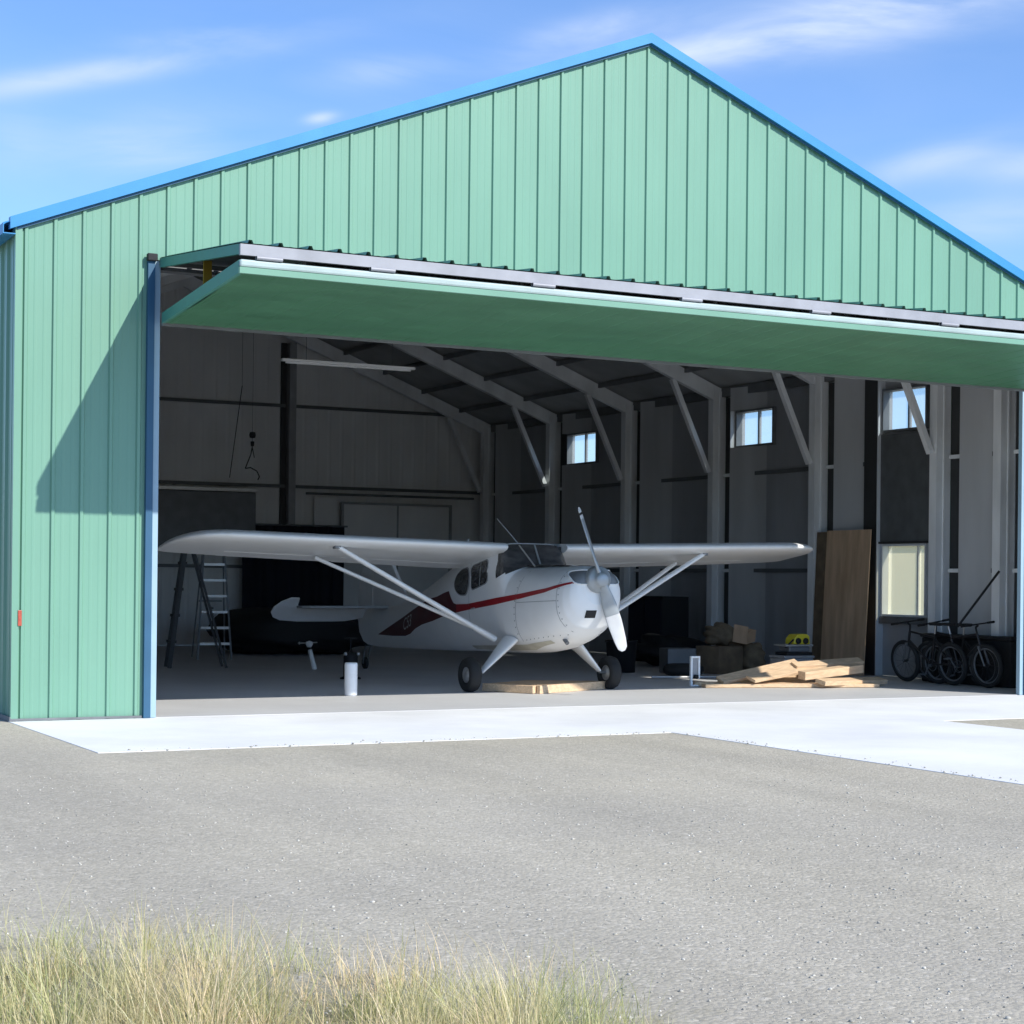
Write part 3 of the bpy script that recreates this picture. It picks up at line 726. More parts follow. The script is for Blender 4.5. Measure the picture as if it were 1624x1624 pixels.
SP = [0.47, .8, 1.4, 2.0, 2.6, 3.2, 3.8, 4.0, 4.2, 4.4, 4.6, 4.75, 4.86, 4.94, 5.0, 5.04, 5.065, 5.075, 5.08]
SP = sorted(set(SP + [q + d_ for q in RIBS for d_ in (-.022, 0, .022) if q + d_ < 4.7]))
for side in (-1, 1):
    wg = MB().loft([[wing_pt(s_, side, a, b_) for a, b_ in airfoil(0, .985, 20)] for s_ in SP]).build('wing', 'ac_white', plane, AX)
    for nm, ss in (('aileron', (2.56, 3.2, 3.8, 4.0, 4.2)), ('flap', (.60, 1.2, 1.9, 2.52))):
        MB().loft([[wing_pt(s_, side, a, .0042 + (b_ - .0042) * (1.10 if b_ > .0042 else 1.3)) for a, b_ in airfoil(.765, 1.0)] for s_ in ss]).build(nm, 'ac_white', wg, AX)
    # struts
    A = Vector(wing_pt(2.92, side, .17, -.035)); B = Vector(wing_pt(2.92, side, .72, -.030))
    J = Vector((XC + side * .62, 3.12, .715)); K = J.lerp(A, .14)
    def strut(p, q, w0, w1, name, par):
        return MB().cyl(p, q, w0, w1, 14, True, .62, (0, 0, 1)).build(name, 'ac_white', par, AX)
    s1 = strut(K, A, .058, .050, 'wing_strut', plane)
    strut(J, K, .080, .062, 'strut_fairing', s1)
    strut(K + Vector((0, .05, 0)), B, .048, .042, 'wing_strut', plane)
    MB().box(A.x - .045, A.x + .045, A.y - .05, A.y + .05, A.z - .03, A.z + .03).build('strut_fitting', 'steel_d', s1, AX, bevel=.01)
    # landing gear
    WCx = XC + side * 1.10; WC = Vector((WCx, 2.90, .238))
    G0 = Vector((XC + side * .47, 2.92, .72)); G1 = Vector((XC + side * .93, 2.90, .27))
    rings = []
    for k in range(8):
        s_ = k / 7; c = G0.lerp(G1, s_); w_ = .15 * (1 - s_) + .06; th = .045 * (1 - s_) + .025
        d_ = (G1 - G0).normalized(); nz = d_.cross(Vector((0, 1, 0))).normalized(); ring = []
        for i in range(16):
            t_ = 2 * math.pi * i / 16; ring.append(tuple(c + Vector((0, 1, 0)) * math.cos(t_) * w_ + nz * math.sin(t_) * th))
        rings.append(ring)
    MB().loft(rings).build('gear_leg', 'ac_white', plane, AX)
    MB().cyl((G1.x, 2.9, .25), (WCx + side * .02, 2.9, .24), .022).build('axle', 'steel_d', plane, AX)
    wh = MB().lathe([(.105, -.055), (.15, -.082), (.195, -.088), (.222, -.07), (.236, -.03), (.238, 0), (.236, .03), (.222, .07), (.195, .088), (.15, .082), (.105, .055)], WC, (1, 0, 0), 36).build('wheel', 'rubber', plane, AX)
    MB().lathe([(0, -.06), (.05, -.065), (.06, -.05), (.09, -.04), (.108, -.06), (.108, .06), (.09, .04), (.06, .05), (.05, .065), (0, .06)], WC, (1, 0, 0), 24).build('rim', 'alu', wh, AX)
    # stabiliser and drooped elevator
    hz = lambda s_, y: (XC + side * s_, y, 1.065 - .02 * (y - 8.2))
    P = [(.05, 8.10), (1.30, 8.40), (1.42, 8.48), (1.42, 8.72), (.05, 8.72)]
    mb = MB(); n = len(P); V = [hz(a, b_) for a, b_ in P]; V = [(v[0], v[1], v[2] + .022) for v in V] + [(v[0], v[1], v[2] - .022) for v in V]
    mb.add(V, [tuple(range(n)), tuple(range(n, 2 * n))[::-1]] + [(i, (i + 1) % n, n + (i + 1) % n, n + i) for i in range(n)]).build('stabiliser', 'ac_grey', plane, AX, bevel=.012)
    # elevator: hinge at y=8.74, rotated about 38 deg down; horn ahead of the hinge goes up
    al = R(40); E = [(.16, 0), (1.36, 0), (1.40, .05), (1.41, .20), (1.55, .205), (1.70, .12), (1.80, 0), (1.82, -.12), (1.76, -.22), (1.62, -.29), (1.3, -.32), (.7, -.32), (.45, -.31), (.16, -.24)]
    ev = []
    for th in (.014, -.014):
        for a, b_ in E: ev.append((XC + side * a, 8.745 - b_ * math.cos(al) + th * math.sin(al), 1.055 + b_ * math.sin(al) * 1.15 + th * math.cos(al)))
    n = len(E)
    MB().add(ev, [tuple(range(n)), tuple(range(n, 2 * n))[::-1]] + [(i, (i + 1) % n, n + (i + 1) % n, n + i) for i in range(n)]).build('elevator', 'ac_white', plane, AX, bevel=.006)
plane.location.x -= .02
# centre section over the cabin
MB().loft([[wing_pt(abs(s_), 1 if s_ > 0 else -1, a, b_) if abs(s_) > .01 else wing_pt(0, 1, a, b_) for a, b_ in airfoil(0.16, .98)] for s_ in (-.465, 0, .465)]).build('wing_centre', 'ac_grey', plane, AX)
# fin and rudder
def plate(poly, th, name, m_, par):
    return MB().prism([(a, b_) for a, b_ in poly], 0, XC - th, XC + th).build(name, m_, par, AX, bevel=.01)
plate([(6.9, 1.24), (7.5, 1.32), (7.85, 1.60), (8.15, 1.90), (8.35, 2.03), (8.60, 2.08), (8.80, 2.05), (8.80, .95), (8.0, 1.05)], .03, 'fin', 'ac_white', plane)
plate([(8.82, 2.05), (9.0, 2.00), (9.20, 1.85), (9.38, 1.55), (9.46, 1.2), (9.46, .85), (9.38, .62), (9.2, .47), (9.01, .42), (8.82, .42)], .026, 'rudder', 'ac_white', plane)
tw = MB().lathe([(.03, -.03), (.075, -.035), (.10, -.02), (.10, .02), (.075, .035), (.03, .03)], (XC, 9.17, .10), (1, 0, 0), 24).build('tail_wheel', 'rubber', plane, AX)
MB().cyl((XC - .045, 9.17, .10), (XC - .045, 9.05, .40), .014).cyl((XC + .045, 9.17, .10), (XC + .045, 9.05, .40), .014).cyl((XC - .05, 9.17, .10), (XC + .05, 9.17, .10), .012).build('tail_fork', 'steel_d', tw, AX)
# propeller
H = Vector((XC - .02, 1.305, 1.555))
pr = MB().lathe([(.0, -.145), (.05, -.142), (.085, -.13), (.10, -.11), (.105, -.06), (.155, -.055), (.175, -.02), (.178, .06), (.16, .10), (0, .10)], H, (0, 1, 0), 32)
prop = pr.build('propeller', 'prop_grey', plane, AX)
ang = R(20.5)
for sg in (1, -1):
    d_ = Vector((-math.sin(ang) * sg, 0, math.cos(ang) * sg)); tdir = Vector((math.cos(ang), 0, math.sin(ang))) * sg
    segs = (('blade', .05, .84, 'prop_grey'), ('blade_tip', .842, .895, 'prop_white'), ('tip_band', .897, .925, 'black'), ('blade_tip', .927, 1.0, 'prop_white')) if sg > 0 else (('blade', .05, .50, 'prop_grey'), ('blade_tip', .502, 1.0, 'prop_white'))
    for name, r0, r1, mm_ in segs:
        rings = []
        for k in range(14):
            r_ = r0 + (r1 - r0) * k / 13; w_ = float(np.interp(r_, [.05, .15, .35, .6, .85, .96, 1.0], [.045, .055, .075, .078, .065, .052, .02])) * (.80 if sg > 0 else 1.30)
            tk = float(np.interp(r_, [.05, .2, .6, 1.0], [.04, .022, .011, .005])); tw_ = R(float(np.interp(r_, [.05, .3, 1.0], ([60, 50, 34] if sg > 0 else [50, 30, 8]))))
            c = H + Vector((0, -.07, 0)) + d_ * r_; a_ = tdir * math.cos(tw_) + Vector((0, 1, 0)) * math.sin(tw_); b2 = d_.cross(a_).normalized()
            rings.append([tuple(c + a_ * math.cos(t_) * w_ + b2 * math.sin(t_) * tk) for t_ in [2 * math.pi * i / 14 for i in range(14)]])
        MB().loft(rings).build(name, mm_, prop, AX)
# whip aerial, pitot
MB().cyl((XC - .05, 3.5, 2.04), (XC - .38, 3.55, 2.40), .006, .003, 6).build('aerial', 'alu', plane, AX)
MB().cyl((XC - .18, 2.75, 1.715), (XC - .30, 3.02, 2.02), .011, .011, 8).build('windshield_brace', 'alu', plane, AX)
MB().lathe([(.0, 0), (.018, .005), (.018, .03), (0, .045)], wing_pt(.9, -1, .25, .09)).build('fuel_cap', 'alu', plane, AX)

# ------------------------------------------------------------------ lumber
BG = 'boards lying in the pile by the right bay'
def board(name, p, q, w, th, label, cat='board', m_='lumber', up=(0, 0, 1), group=None):
    p, q = Vector(p), Vector(q); o = MB().obox(p, q, w, th, up).build(name, m_, None, (p + q) / 2, bevel=.005); o.location = (p + q) / 2
    tag(o, label, cat, group); return o
# small frame of boards between the wheels
board('lumber_board', (7.02, 3.00, .062), (7.42, 2.28, .062), .09, .105, 'short pale board edge behind the left wheel, lying deepest under the nose', group='boards under the nose')
board('lumber_board', (7.46, 2.25, .062), (9.02, 2.98, .062), .06, .112, 'long pale board on edge between the main wheels, facing the apron', group='boards under the nose')
o = MB().prism([(7.10, 3.06), (8.0, 3.62), (9.0, 3.12), (7.44, 2.34)], 2, .085, .108)
o = o.build('wood_panel', 'lumber', None, (8, 3, 0), bevel=.003); o.location = (8, 3, 0); tag(o, 'flat pale wooden panel on the floor under the aeroplane nose', 'panel')
boards = [
 ((10.45, 2.75, .035), (13.05, 2.05, .035), .20, .050, 'lowest pale board of the pile, lying flat with its long edge to the apron', (0, 0, 1)),
 ((10.55, 3.15, .040), (12.30, 2.25, .040), .24, .055, 'flat pale board at the left foot of the pile, end cut white', (0, 0, 1)),
 ((12.05, 2.10, .095), (13.40, 2.35, .085), .20, .065, 'short pale board at the right foot of the pile', (0, -.2, 1)),
 ((10.80, 2.85, .10), (12.20, 2.85, .34), .20, .045, 'wide tan board rising from left to the top of the pile', (0, -.45, 1)),
 ((11.10, 2.50, .13), (12.95, 2.85, .34), .19, .045, 'broad pale board sloping up across the top of the pile', (0, -.35, 1)),
 ((11.90, 2.35, .18), (13.05, 2.45, .27), .16, .12, 'thick pale beam end jutting right from the middle of the pile', (0, -.1, 1)),
 ((12.05, 2.75, .30), (13.3, 2.75, .36), .16, .060, 'narrow pale board topmost at the right side of the pile', (0, -.4, 1)),
 ((11.1, 3.30, .055), (13.2, 3.10, .055), .14, .090, 'brown shaded beam at the back of the pile', (0, 0, 1)),
 ((11.9, 3.20, .17), (13.3, 3.25, .15), .14, .12, 'square beam under the rear of the pile', (0, 0, 1)),
]
for p, q, w_, th, lb, uu in boards: board('lumber_board', p, q, w_, th, lb, up=uu, group=BG)
# plywood sheet leaning on the right wall
L0 = Vector((15.0, 5.3, 0))
o = MB().prism([(0, 0), (1.18, 0), (1.18, 2.44), (0, 2.44)], 0, 0, .018)
o = o.build('plywood_sheet', 'ply', None, (0, 0, 0), bevel=.002); o.location = (14.92, 4.72, .005); o.rotation_euler = (0, R(3.0), 0)
tag(o, 'tall brown plywood sheet leaning on the right wall behind the lumber', 'plywood')
o = MB().prism([(0, 0), (.30, 0), (.30, 2.42), (0, 2.42)], 0, 0, .05)
o = o.build('plank', 'cardb', None, (0, 0, 0), bevel=.002); o.location = (14.98, 5.93, .005); o.rotation_euler = (0, R(2.5), 0)
tag(o, 'narrow dark plank leaning beside the plywood sheet against the column', 'plank')
# white bracket at the left end of the lumber
L0 = Vector((10.5, 3.05, 0))
br = thing('jack_stand', 'small white upright stand at the left end of the lumber pile', 'stand', L0)
MB().box(-.085, .085, -.03, .03, .01, .03).box(-.085, -.055, -.022, .022, .031, .42).box(.045, .075, -.022, .022, .12, .42).box(-.085, .075, -.022, .022, .421, .45).build('frame', 'white_pl', br, bevel=.006)
MB().box(-.054, .044, .0, .012, .14, .42).build('web', 'tool_grey', br)
MB().lathe([(0, -.04), (.03, -.04), (.03, .04), (0, .04)], (.0, -.012, .15), (0, 1, 0), 16).build('knob', 'black', br)
# yellow and black saw standing on a grey box behind the lumber
L0 = Vector((12.95, 4.0, 0))
bx = thing('tool_case', 'grey plastic tool case standing behind the lumber pile', 'case', L0)
MB().box(-.30, .26, -.20, .20, .005, .36).build('body', 'tool_grey', bx, bevel=.02)
MB().box(-.31, .27, -.21, .21, .362, .40).build('lid', 'tool_grey', bx, bevel=.012)
MB().cyl((-.08, -.24, .30), (.06, -.24, .30), .012).cyl((-.08, -.20, .30), (-.08, -.24, .30), .012).cyl((.06, -.20, .30), (.06, -.24, .30), .012).build('handle', 'black', bx)
L0 = Vector((12.98, 4.0, .402))
sw = thing('table_saw', 'yellow and black bench saw on top of the grey case', 'saw', L0)
MB().box(-.26, .24, -.16, .16, .0, .05).build('base', 'black', sw, bevel=.01)
MB().box(-.20, .20, -.14, .14, .051, .14).build('housing', 'steel_d', sw, bevel=.02)
MB().box(-.28, .24, -.17, .17, .141, .17).build('table', 'alu', sw, bevel=.006)
MB().prism([(-.10, .172), (.22, .172), (.21, .30), (.16, .335), (-.02, .33), (-.09, .26)], 1, -.12, .12).build('guard', 'yellow', sw, bevel=.02)
for x in (-.02, .12):
    MB().lathe([(0, -.0), (.045, .0), (.05, .02), (0, .02)], (x, -.15, .225), (0, 1, 0), 20).build('knob', 'black', sw)
MB().cyl((-.26, -.12, .12), (-.12, -.14, .25), .014).build('handle', 'black', sw)
# brown heap of sacks and boxes
def lump(name, c, r, m_, label, cat, seed=1, sq=2.6, rough=.16, group=None):
    rnd = random.Random(seed); ph = [(rnd.uniform(0, 6), rnd.uniform(1.5, 4), rnd.uniform(1.5, 4)) for _ in range(5)]; rings = []
    nv, nu = 20, 28
    for i in range(nv + 1):
        v = -math.pi / 2 + math.pi * i / nv; ring = []
        for j in range(nu):
            u = 2 * math.pi * j / nu; f_ = lambda t, e: (abs(t) ** (2 / e)) * (1 if t >= 0 else -1)
            x, y, z = f_(math.cos(v), sq) * f_(math.cos(u), sq), f_(math.cos(v), sq) * f_(math.sin(u), sq), f_(math.sin(v), sq)
            k = 1 + sum(rough / 3 * math.sin(a + b_ * u * 1.0 // 1 * 0 + b_ * x * 2 + c_ * z * 3) for a, b_, c_ in ph)
            ring.append((x * r[0] * k, y * r[1] * k, max(z * r[2] * k, -r[2]) + r[2]))
        rings.append(ring)
    o = MB().loft(rings).build(name, m_, None); o.location = c; tag(o, label, cat, group); return o
L0 = Vector((13.2, 6.3, 0))
o = MB().box(-.33, .33, -.25, .25, 0, .46).build('cardboard_box', 'cardb', None, bevel=.012); o.location = (13.05, 6.2, .005); o.rotation_euler.z = R(18)
tag(o, 'brown cardboard box under the canvas sack, behind the lumber', 'box')
o = MB().box(-.26, .26, -.2, .2, 0, .42).build('crate', 'steel_d', None, bevel=.02); o.location = (12.35, 6.4, .005); o.rotation_euler.z = R(-10)
tag(o, 'dark grey crate left of the brown box behind the lumber', 'crate')
lump('canvas_sack', (13.10, 6.25, .468), (.28, .22, .18), 'cloth', 'rumpled brown canvas sack on top of the cardboard box', 'sack', 3, 2.4, .22)
lump('canvas_sack', (13.65, 6.1, .006), (.20, .20, .26), 'cloth', 'upright tan sack right of the brown box, left of the plywood', 'sack', 5, 2.6, .18)
L0 = (11.9, 6.6, .005)
o = MB().lathe([(0, 0), (.23, 0), (.26, .5), (.28, .51), (.28, .54), (.25, .54), (.22, .05), (0, .05)], (0, 0, 0)).build('dustbin', 'black', None); o.location = (11.55, 6.9, .005)
tag(o, 'black open bin standing behind the left end of the lumber', 'bin')
lump('canvas_sack', (13.45, 6.35, .03), (.22, .2, .30), 'cardb', 'small brown sack slumped behind the upright tan sack', 'sack', 9, 2.2, .3)
o = MB().box(-.17, .17, -.13, .13, 0, .20).box(-.17, -.155, -.13, .13, .202, .30).build('open_carton', 'ply', None); o.location = (13.42, 6.02, .54); o.rotation_euler = (R(9), R(-7), R(30))
tag(o, 'pale open carton tipped on top of the sacks behind the yellow saw', 'carton')
o = MB().torus((0, 0, .10), (0, 0, 1), .24, .095, 36, 12).build('tyre', 'rubber', None); o.location = (11.95, 5.6, .006); tag(o, 'black tyre lying flat left of the dark grey crate', 'tyre')
o = MB().cyl((11.0, 5.05, .03), (12.2, 4.75, .03), .018, n=10).build('pipe', 'alu', None); tag(o, 'thin pale pipe lying on the floor behind the white stand', 'pipe')
# black cabinet by the wall under the right wing, and tyre
L0 = Vector((14.35, 10.2, .005))
cb = thing('cabinet', 'black cabinet against the right wall beneath the right wing', 'cabinet', L0)
MB().box(-.3, .3, -.6, .6, .0, 1.25).build('carcass', 'black', cb, bevel=.01)
for y in (-.3, .3): MB().box(-.325, -.302, y - .285, y + .285, .05, 1.2).build('door', 'navy', cb, bevel=.004)
lump('tarpaulin_heap', (13.6, 8.6, .005), (.7, .6, .28), 'black', 'low black tarpaulin heap on the floor under the right wing', 'tarpaulin', 8, 2.2, .25)
# ------------------------------------------------------------------ left/back of the hangar
cur = thing('dark_curtain', 'tall navy curtain hanging at the back wall behind the tail', 'curtain', (10.35, DEP - .5, 0))
cm = MB(); V = []
for i in range(61):
    x = -1.2 + 2.4 * i / 60
    for z in (.03, 1.2, 2.7): V.append((x, .05 * math.sin(x * 14) + .02 * math.sin(x * 33 + z), z))
cm.add(V, [(i * 3 + k, (i + 1) * 3 + k, (i + 1) * 3 + k + 1, i * 3 + k + 1) for i in range(60) for k in range(2)], True).build('cloth', 'navy', cur)
MB().cyl((-1.3, 0, 2.72), (1.3, 0, 2.72), .02).build('rail', 'steel_d', cur)
lump('covered_vehicle', (8.9, 15.6, .005), (1.55, 1.5, .46), 'black', 'low vehicle under a black cover behind the tail, left of the curtain', 'vehicle', 11, 3.0, .12)
cab = thing('roller_shutter', 'dark roller shutter box with pale top edge on the back wall', 'shutter', (8.1, DEP - .5, 0))
MB().box(-1.9, 1.28, -.18, .15, 2.2, 3.42).build('curtain', 'steel_d', cab, bevel=.02)
MB().box(-1.9, 1.30, -.2, .2, 3.43, 3.50).build('top_rail', 'alu', cab)
# dark box section with pole near the white canister: floor drill press like stand
L0 = Vector((6.4, 6.3, .005))
pm = thing('hand_pump', 'black hand pump with two bright fittings behind the white canister', 'pump', L0)
MB().lathe([(0, 0), (.16, 0), (.16, .02), (.11, .04), (.11, .34), (.09, .40), (0, .42)], (0, 0, 0)).build('tank', 'black', pm)
for x in (-.11, .10): MB().lathe([(0, 0), (.022, .0), (.03, .02), (.02, .05), (0, .055)], (x, -.06, .36)).build('fitting', 'alu', pm)
MB().cyl((0, 0, .41), (0, 0, .62), .012).cyl((-.1, 0, .62), (.1, 0, .62), .014).build('handle', 'black', pm)
# white canister
o = MB().lathe([(0, 0), (.080, 0), (.085, .012), (.085, .40), (.081, .425), (.07, .43), (0, .43)], (0, 0, 0), n=36).build('canister', 'white_pl', None); o.location = (4.93, 2.72, .006)
tag(o, 'plain white upright canister on the floor just inside the left of the doorway', 'canister')
# white T-handled tool
L0 = Vector((6.88, 9.18, .005))
tb = thing('tow_handle', 'white T-handled tow bar standing tilted on the dark floor by the tail', 'tow bar', L0)
MB().cyl((.06, 0, 0), (-.03, 0, .33), .042, .036, 14).build('grip', 'white_pl', tb)
MB().cyl((-.03, 0, .34), (-.04, 0, .40), .02).build('neck', 'black', tb)
MB().lathe([(0, 0), (.035, .0), (.06, .05), (.055, .09), (0, .11)], (-.04, 0, .37)).build('head', 'white_pl', tb)
MB().cyl((-.20, 0, .44), (.10, 0, .45), .010).lathe([(0, -.025), (.028, 0), (0, .025)], (-.22, 0, .44)).build('crossbar', 'alu', tb)
# ladders
def ladder(h_, wb, wt, spread, nst, mstep, mrail, label, loc, rz):
    t_ = thing('stepladder', label, 'ladder', loc, rz)
    for sg in (-1, 1):
        MB().obox((sg * wb / 2, 0, 0), (sg * wt / 2, spread * .30, h_), .03, .07, (0, 1, 0)).build('rail', mrail, t_)
        MB().obox((sg * wb / 2, spread, 0), (sg * wt / 2, spread * .30 + .05, h_), .025, .04, (0, 1, 0)).build('rear_leg', mrail, t_)
    for k in range(nst):
        s_ = (k + 1) / (nst + 1) ; z = h_ * s_; w_ = wb + (wt - wb) * s_ - .035
        MB().box(-w_ / 2, w_ / 2, spread * .3 * s_ - .06, spread * .3 * s_ + .06, z - .025, z + .02).build('step', mstep, t_)
    MB().box(-wt / 2 - .02, wt / 2 + .02, spread * .3 - .10, spread * .3 + .14, h_ + .001, h_ + .03).build('top_cap', mrail, t_)
    MB().box(-wb / 2 * .7, wb / 2 * .7, spread * .75, spread * .75 + .02, h_ * .45, h_ * .45 + .03).build('spreader', mrail, t_)
    return t_
ladder(2.35, .62, .34, 1.1, 7, 'alu', 'steel_d', 'stepladder with pale metal treads facing the door, under the left wing', (6.45, 13.0, .005), R(-12))
ladder(2.2, .5, .28, .95, 4, 'steel_k', 'steel_k', 'dark stepladder seen side-on at the left edge of the opening', (4.78, 10.4, .005), R(-100))

# ------------------------------------------------------------------ bicycles
def bicycle(label, loc, rz, lean, group='bicycles against the right wall'):
    t_ = thing('bicycle', label, 'bicycle', loc, rz, group); t_.rotation_euler = (R(lean), 0, rz)
    r_ = .33; w1, w2 = Vector((-.53, 0, r_)), Vector((.53, 0, r_)); bb = Vector((-.08, 0, .29)); hd = Vector((.37, 0, .80)); hd2 = Vector((.41, 0, .66)); se = Vector((-.20, 0, .78))
    for c in (w1, w2):
        wh = MB().torus(c, (0, 1, 0), r_ - .034, .034, 40, 8).build('wheel', 'rubber', t_)
        MB().torus(c, (0, 1, 0), r_ - .070, .016, 40, 6).build('rim', 'steel_d', wh)
        sp_ = MB()
        for i in range(14):
            a = 2 * math.pi * i / 14; sp_.cyl(c + Vector((0, .02 * (-1) ** i, 0)), c + Vector((math.cos(a), 0, math.sin(a))) * (r_ - .06), .0022, n=4, cap=False)
        sp_.cyl(c - Vector((0, .04, 0)), c + Vector((0, .04, 0)), .02).build('spokes', 'steel_k', wh)
    f_ = MB()
    for a, b_, rr in ((bb, se, .017), (bb, hd2, .021), (se.lerp(bb, .12), hd, .018), (hd, hd2, .02), (hd2, Vector((.44, 0, .58)), .02)): f_.cyl(a, b_, rr, n=10)
    for y in (-.045, .045):
        f_.cyl(bb + Vector((0, y * .6, 0)), w1 + Vector((0, y, 0)), .010, n=8).cyl(se.lerp(bb, .15) + Vector((0, y * .4, 0)), w1 + Vector((0, y, 0)), .008, n=8)
    f_.build('frame', 'bike', t_)
    fk = MB()
    for y in (-.05, .05): fk.cyl(Vector((.43, y, .60)), w2 + Vector((0, y, 0)), .015, n=8)
    fk.obox((.43, -.055, .605), (.43, .055, .605), .04, .04).build('fork', 'steel_d', t_)
    MB().cyl(hd, (.35, 0, .90), .014).cyl((.35, 0, .90), (.40, 0, .93), .016).cyl((.40, -.31, .95), (.40, .31, .95), .012).cyl((.40, -.33, .95), (.395, -.20, .95), .018).cyl((.40, .33, .95), (.395, .20, .95), .018).build('handlebar', 'black', t_)
    MB().cyl(se, (-.235, 0, .92), .014).build('seat_post', 'alu', t_)
    MB().loft([[(-.37 + .27 * s_, math.cos(q) * w_, .935 + .02 * math.sin(q) * (1 if math.sin(q) > 0 else 1.4)) for q in [2 * math.pi * i / 12 for i in range(12)]] for s_, w_ in ((0, .03), (.1, .07), (.35, .065), (.6, .03), (1, .018))]).build('saddle', 'black', t_)
    MB().torus(bb, (0, 1, 0), .09, .006, 28, 6).cyl(bb + Vector((0, -.06, 0)), bb + Vector((0, .06, 0)), .02).obox(bb + Vector((0, .06, 0)), bb + Vector((.10, .06, -.13)), .02, .012).obox(bb + Vector((0, -.06, 0)), bb + Vector((-.10, -.06, .13)), .02, .012).box(-.02 + .0, .06, .06, .15, .15, .17).box(-.22, -.14, -.15, -.06, .41, .43).build('crankset', 'steel_d', t_)
    return t_
b1 = bicycle('black bicycle nearest the lower window, its front wheel towards the plywood', (14.55, 2.62, .006), R(91), -7)
b2 = copy_tree(b1); b2.location = (14.74, 2.20, .006); b2.rotation_euler = (R(-8), 0, R(95)); b2['label'] = 'middle black bicycle, between the other two along the wall'
b3 = copy_tree(b1); b3.location = (14.60, 1.93, .006); b3.rotation_euler = (R(6), 0, R(272)); b3['label'] = 'black bicycle nearest the front right column, turned the other way'
o = thing('storage_chest', 'long black storage chest along the right wall behind the bicycles', 'chest', (15.02, 2.15, .006))
MB().box(-.16, .16, -.95, 1.05, .0, .70).build('body', 'black', o, bevel=.02)
MB().box(-.18, .18, -.97, 1.07, .702, .76).build('lid', 'black', o, bevel=.015)
o = MB().cyl((14.45, 1.9, .9), (14.9, 1.50, 1.75), .018).build('pole', 'black', None); tag(o, 'thin dark pole leaning over the bicycles at the right wall', 'pole')

# ------------------------------------------------------------------ loose stones and dry grass
CAM = Vector((-4.115, -19.194, 1.537)); YAW = R(27.489)
def polar(ang, d): a = YAW + ang; return CAM.x + math.sin(a) * d, CAM.y + math.cos(a) * d
rnd = random.Random(3); V = []; F = []
ico = [(0, 0, 1), (.89, 0, .45), (.28, .85, .45), (-.72, .53, .45), (-.72, -.53, .45), (.28, -.85, .45), (.72, .53, -.45), (-.28, .85, -.45), (-.89, 0, -.45), (-.28, -.85, -.45), (.72, -.53, -.45), (0, 0, -1)]
icf = [(0, 1, 2), (0, 2, 3), (0, 3, 4), (0, 4, 5), (0, 5, 1), (1, 6, 2), (2, 7, 3), (3, 8, 4), (4, 9, 5), (5, 10, 1), (6, 7, 2), (7, 8, 3), (8, 9, 4), (9, 10, 5), (10, 6, 1), (11, 7, 6), (11, 8, 7), (11, 9, 8), (11, 10, 9), (11, 6, 10)]
cnt = 0
while cnt < 9000:
    d = 5.0 + 9.5 * rnd.random() ** 1.5; x, y = polar(rnd.uniform(-.33, .33), d)
    if y > -3.75 or (x > 5.75): continue
    s_ = .003 + .007 * rnd.random() ** 4; sx, sy, sz = s_ * rnd.uniform(.8, 1.5), s_ * rnd.uniform(.7, 1.2), s_ * rnd.uniform(.4, .8); a = rnd.uniform(0, 6.28); ca, sa_ = math.cos(a), math.sin(a)
    o_ = len(V)
    for vx, vy, vz in ico:
        k = rnd.uniform(.8, 1.15); px, py = vx * sx * k, vy * sy * k; V.append((x + px * ca - py * sa_, y + px * sa_ + py * ca, GZ + sz * .35 + vz * sz * k))
    F += [(a_ + o_, b_ + o_, c_ + o_) for a_, b_, c_ in icf]; cnt += 1
for i in range(260):
    if i < 130: x, y = rnd.uniform(.05, 5.9), -3.64 + abs(rnd.gauss(0, .10))
    else: x, y = 5.85 + abs(rnd.gauss(0, .10)), rnd.uniform(-11, -3.6)
    s_ = .003 + .010 * rnd.random() ** 4; o_ = len(V)
    for vx, vy, vz in ico:
        k = rnd.uniform(.8, 1.15); V.append((x + vx * s_ * k * 1.3, y + vy * s_ * k, .002 + s_ * .3 + vz * s_ * .6))
    F += [(a_ + o_, b_ + o_, c_ + o_) for a_, b_, c_ in icf]
tag(MB().add(V, F, True).build('loose_stones', 'stones', None, recalc=False), kind='stuff')

ex = [0, 300, 600, 800, 930, 1010, 1624]; # far edge of the strip, as bearing from the viewer -> distance
edge_a = [R(v) for v in (-15.8, -10.1, -4.2, -.2, 2.4, 4.0, 16.0)]; edge_d = [7.6, 7.35, 6.75, 6.5, 6.5, 5.9, 4.6]
rnd = random.Random(5); V = []; F = []
clumps = []
while len(clumps) < 420:
    a = rnd.uniform(-.40, .14); dE = float(np.interp(a, edge_a, edge_d)); d = rnd.uniform(4.2, dE + .25)
    if a > .05 and d > dE: continue
    clumps.append((a, d, rnd.uniform(.6, 1.25), rnd.uniform(0, 6.28)))
def blade(x, y, h_, w_, az, lean, curl):
    o_ = len(V); dx, dy = math.cos(az), math.sin(az); px, py = -dy, dx; n_ = 4
    for k in range(n_ + 1):
        s_ = k / n_; r_ = lean * h_ * s_ + curl * h_ * s_ * s_; z = GZ + h_ * s_ * (1 - .35 * curl * s_)
        ww = w_ * (1 - s_ * .85)
        V.append((x + dx * r_ + px * ww, y + dy * r_ + py * ww, z)); V.append((x + dx * r_ - px * ww, y + dy * r_ - py * ww, z))
    for k in range(n_): F.append((o_ + 2 * k, o_ + 2 * k + 1, o_ + 2 * k + 3, o_ + 2 * k + 2))
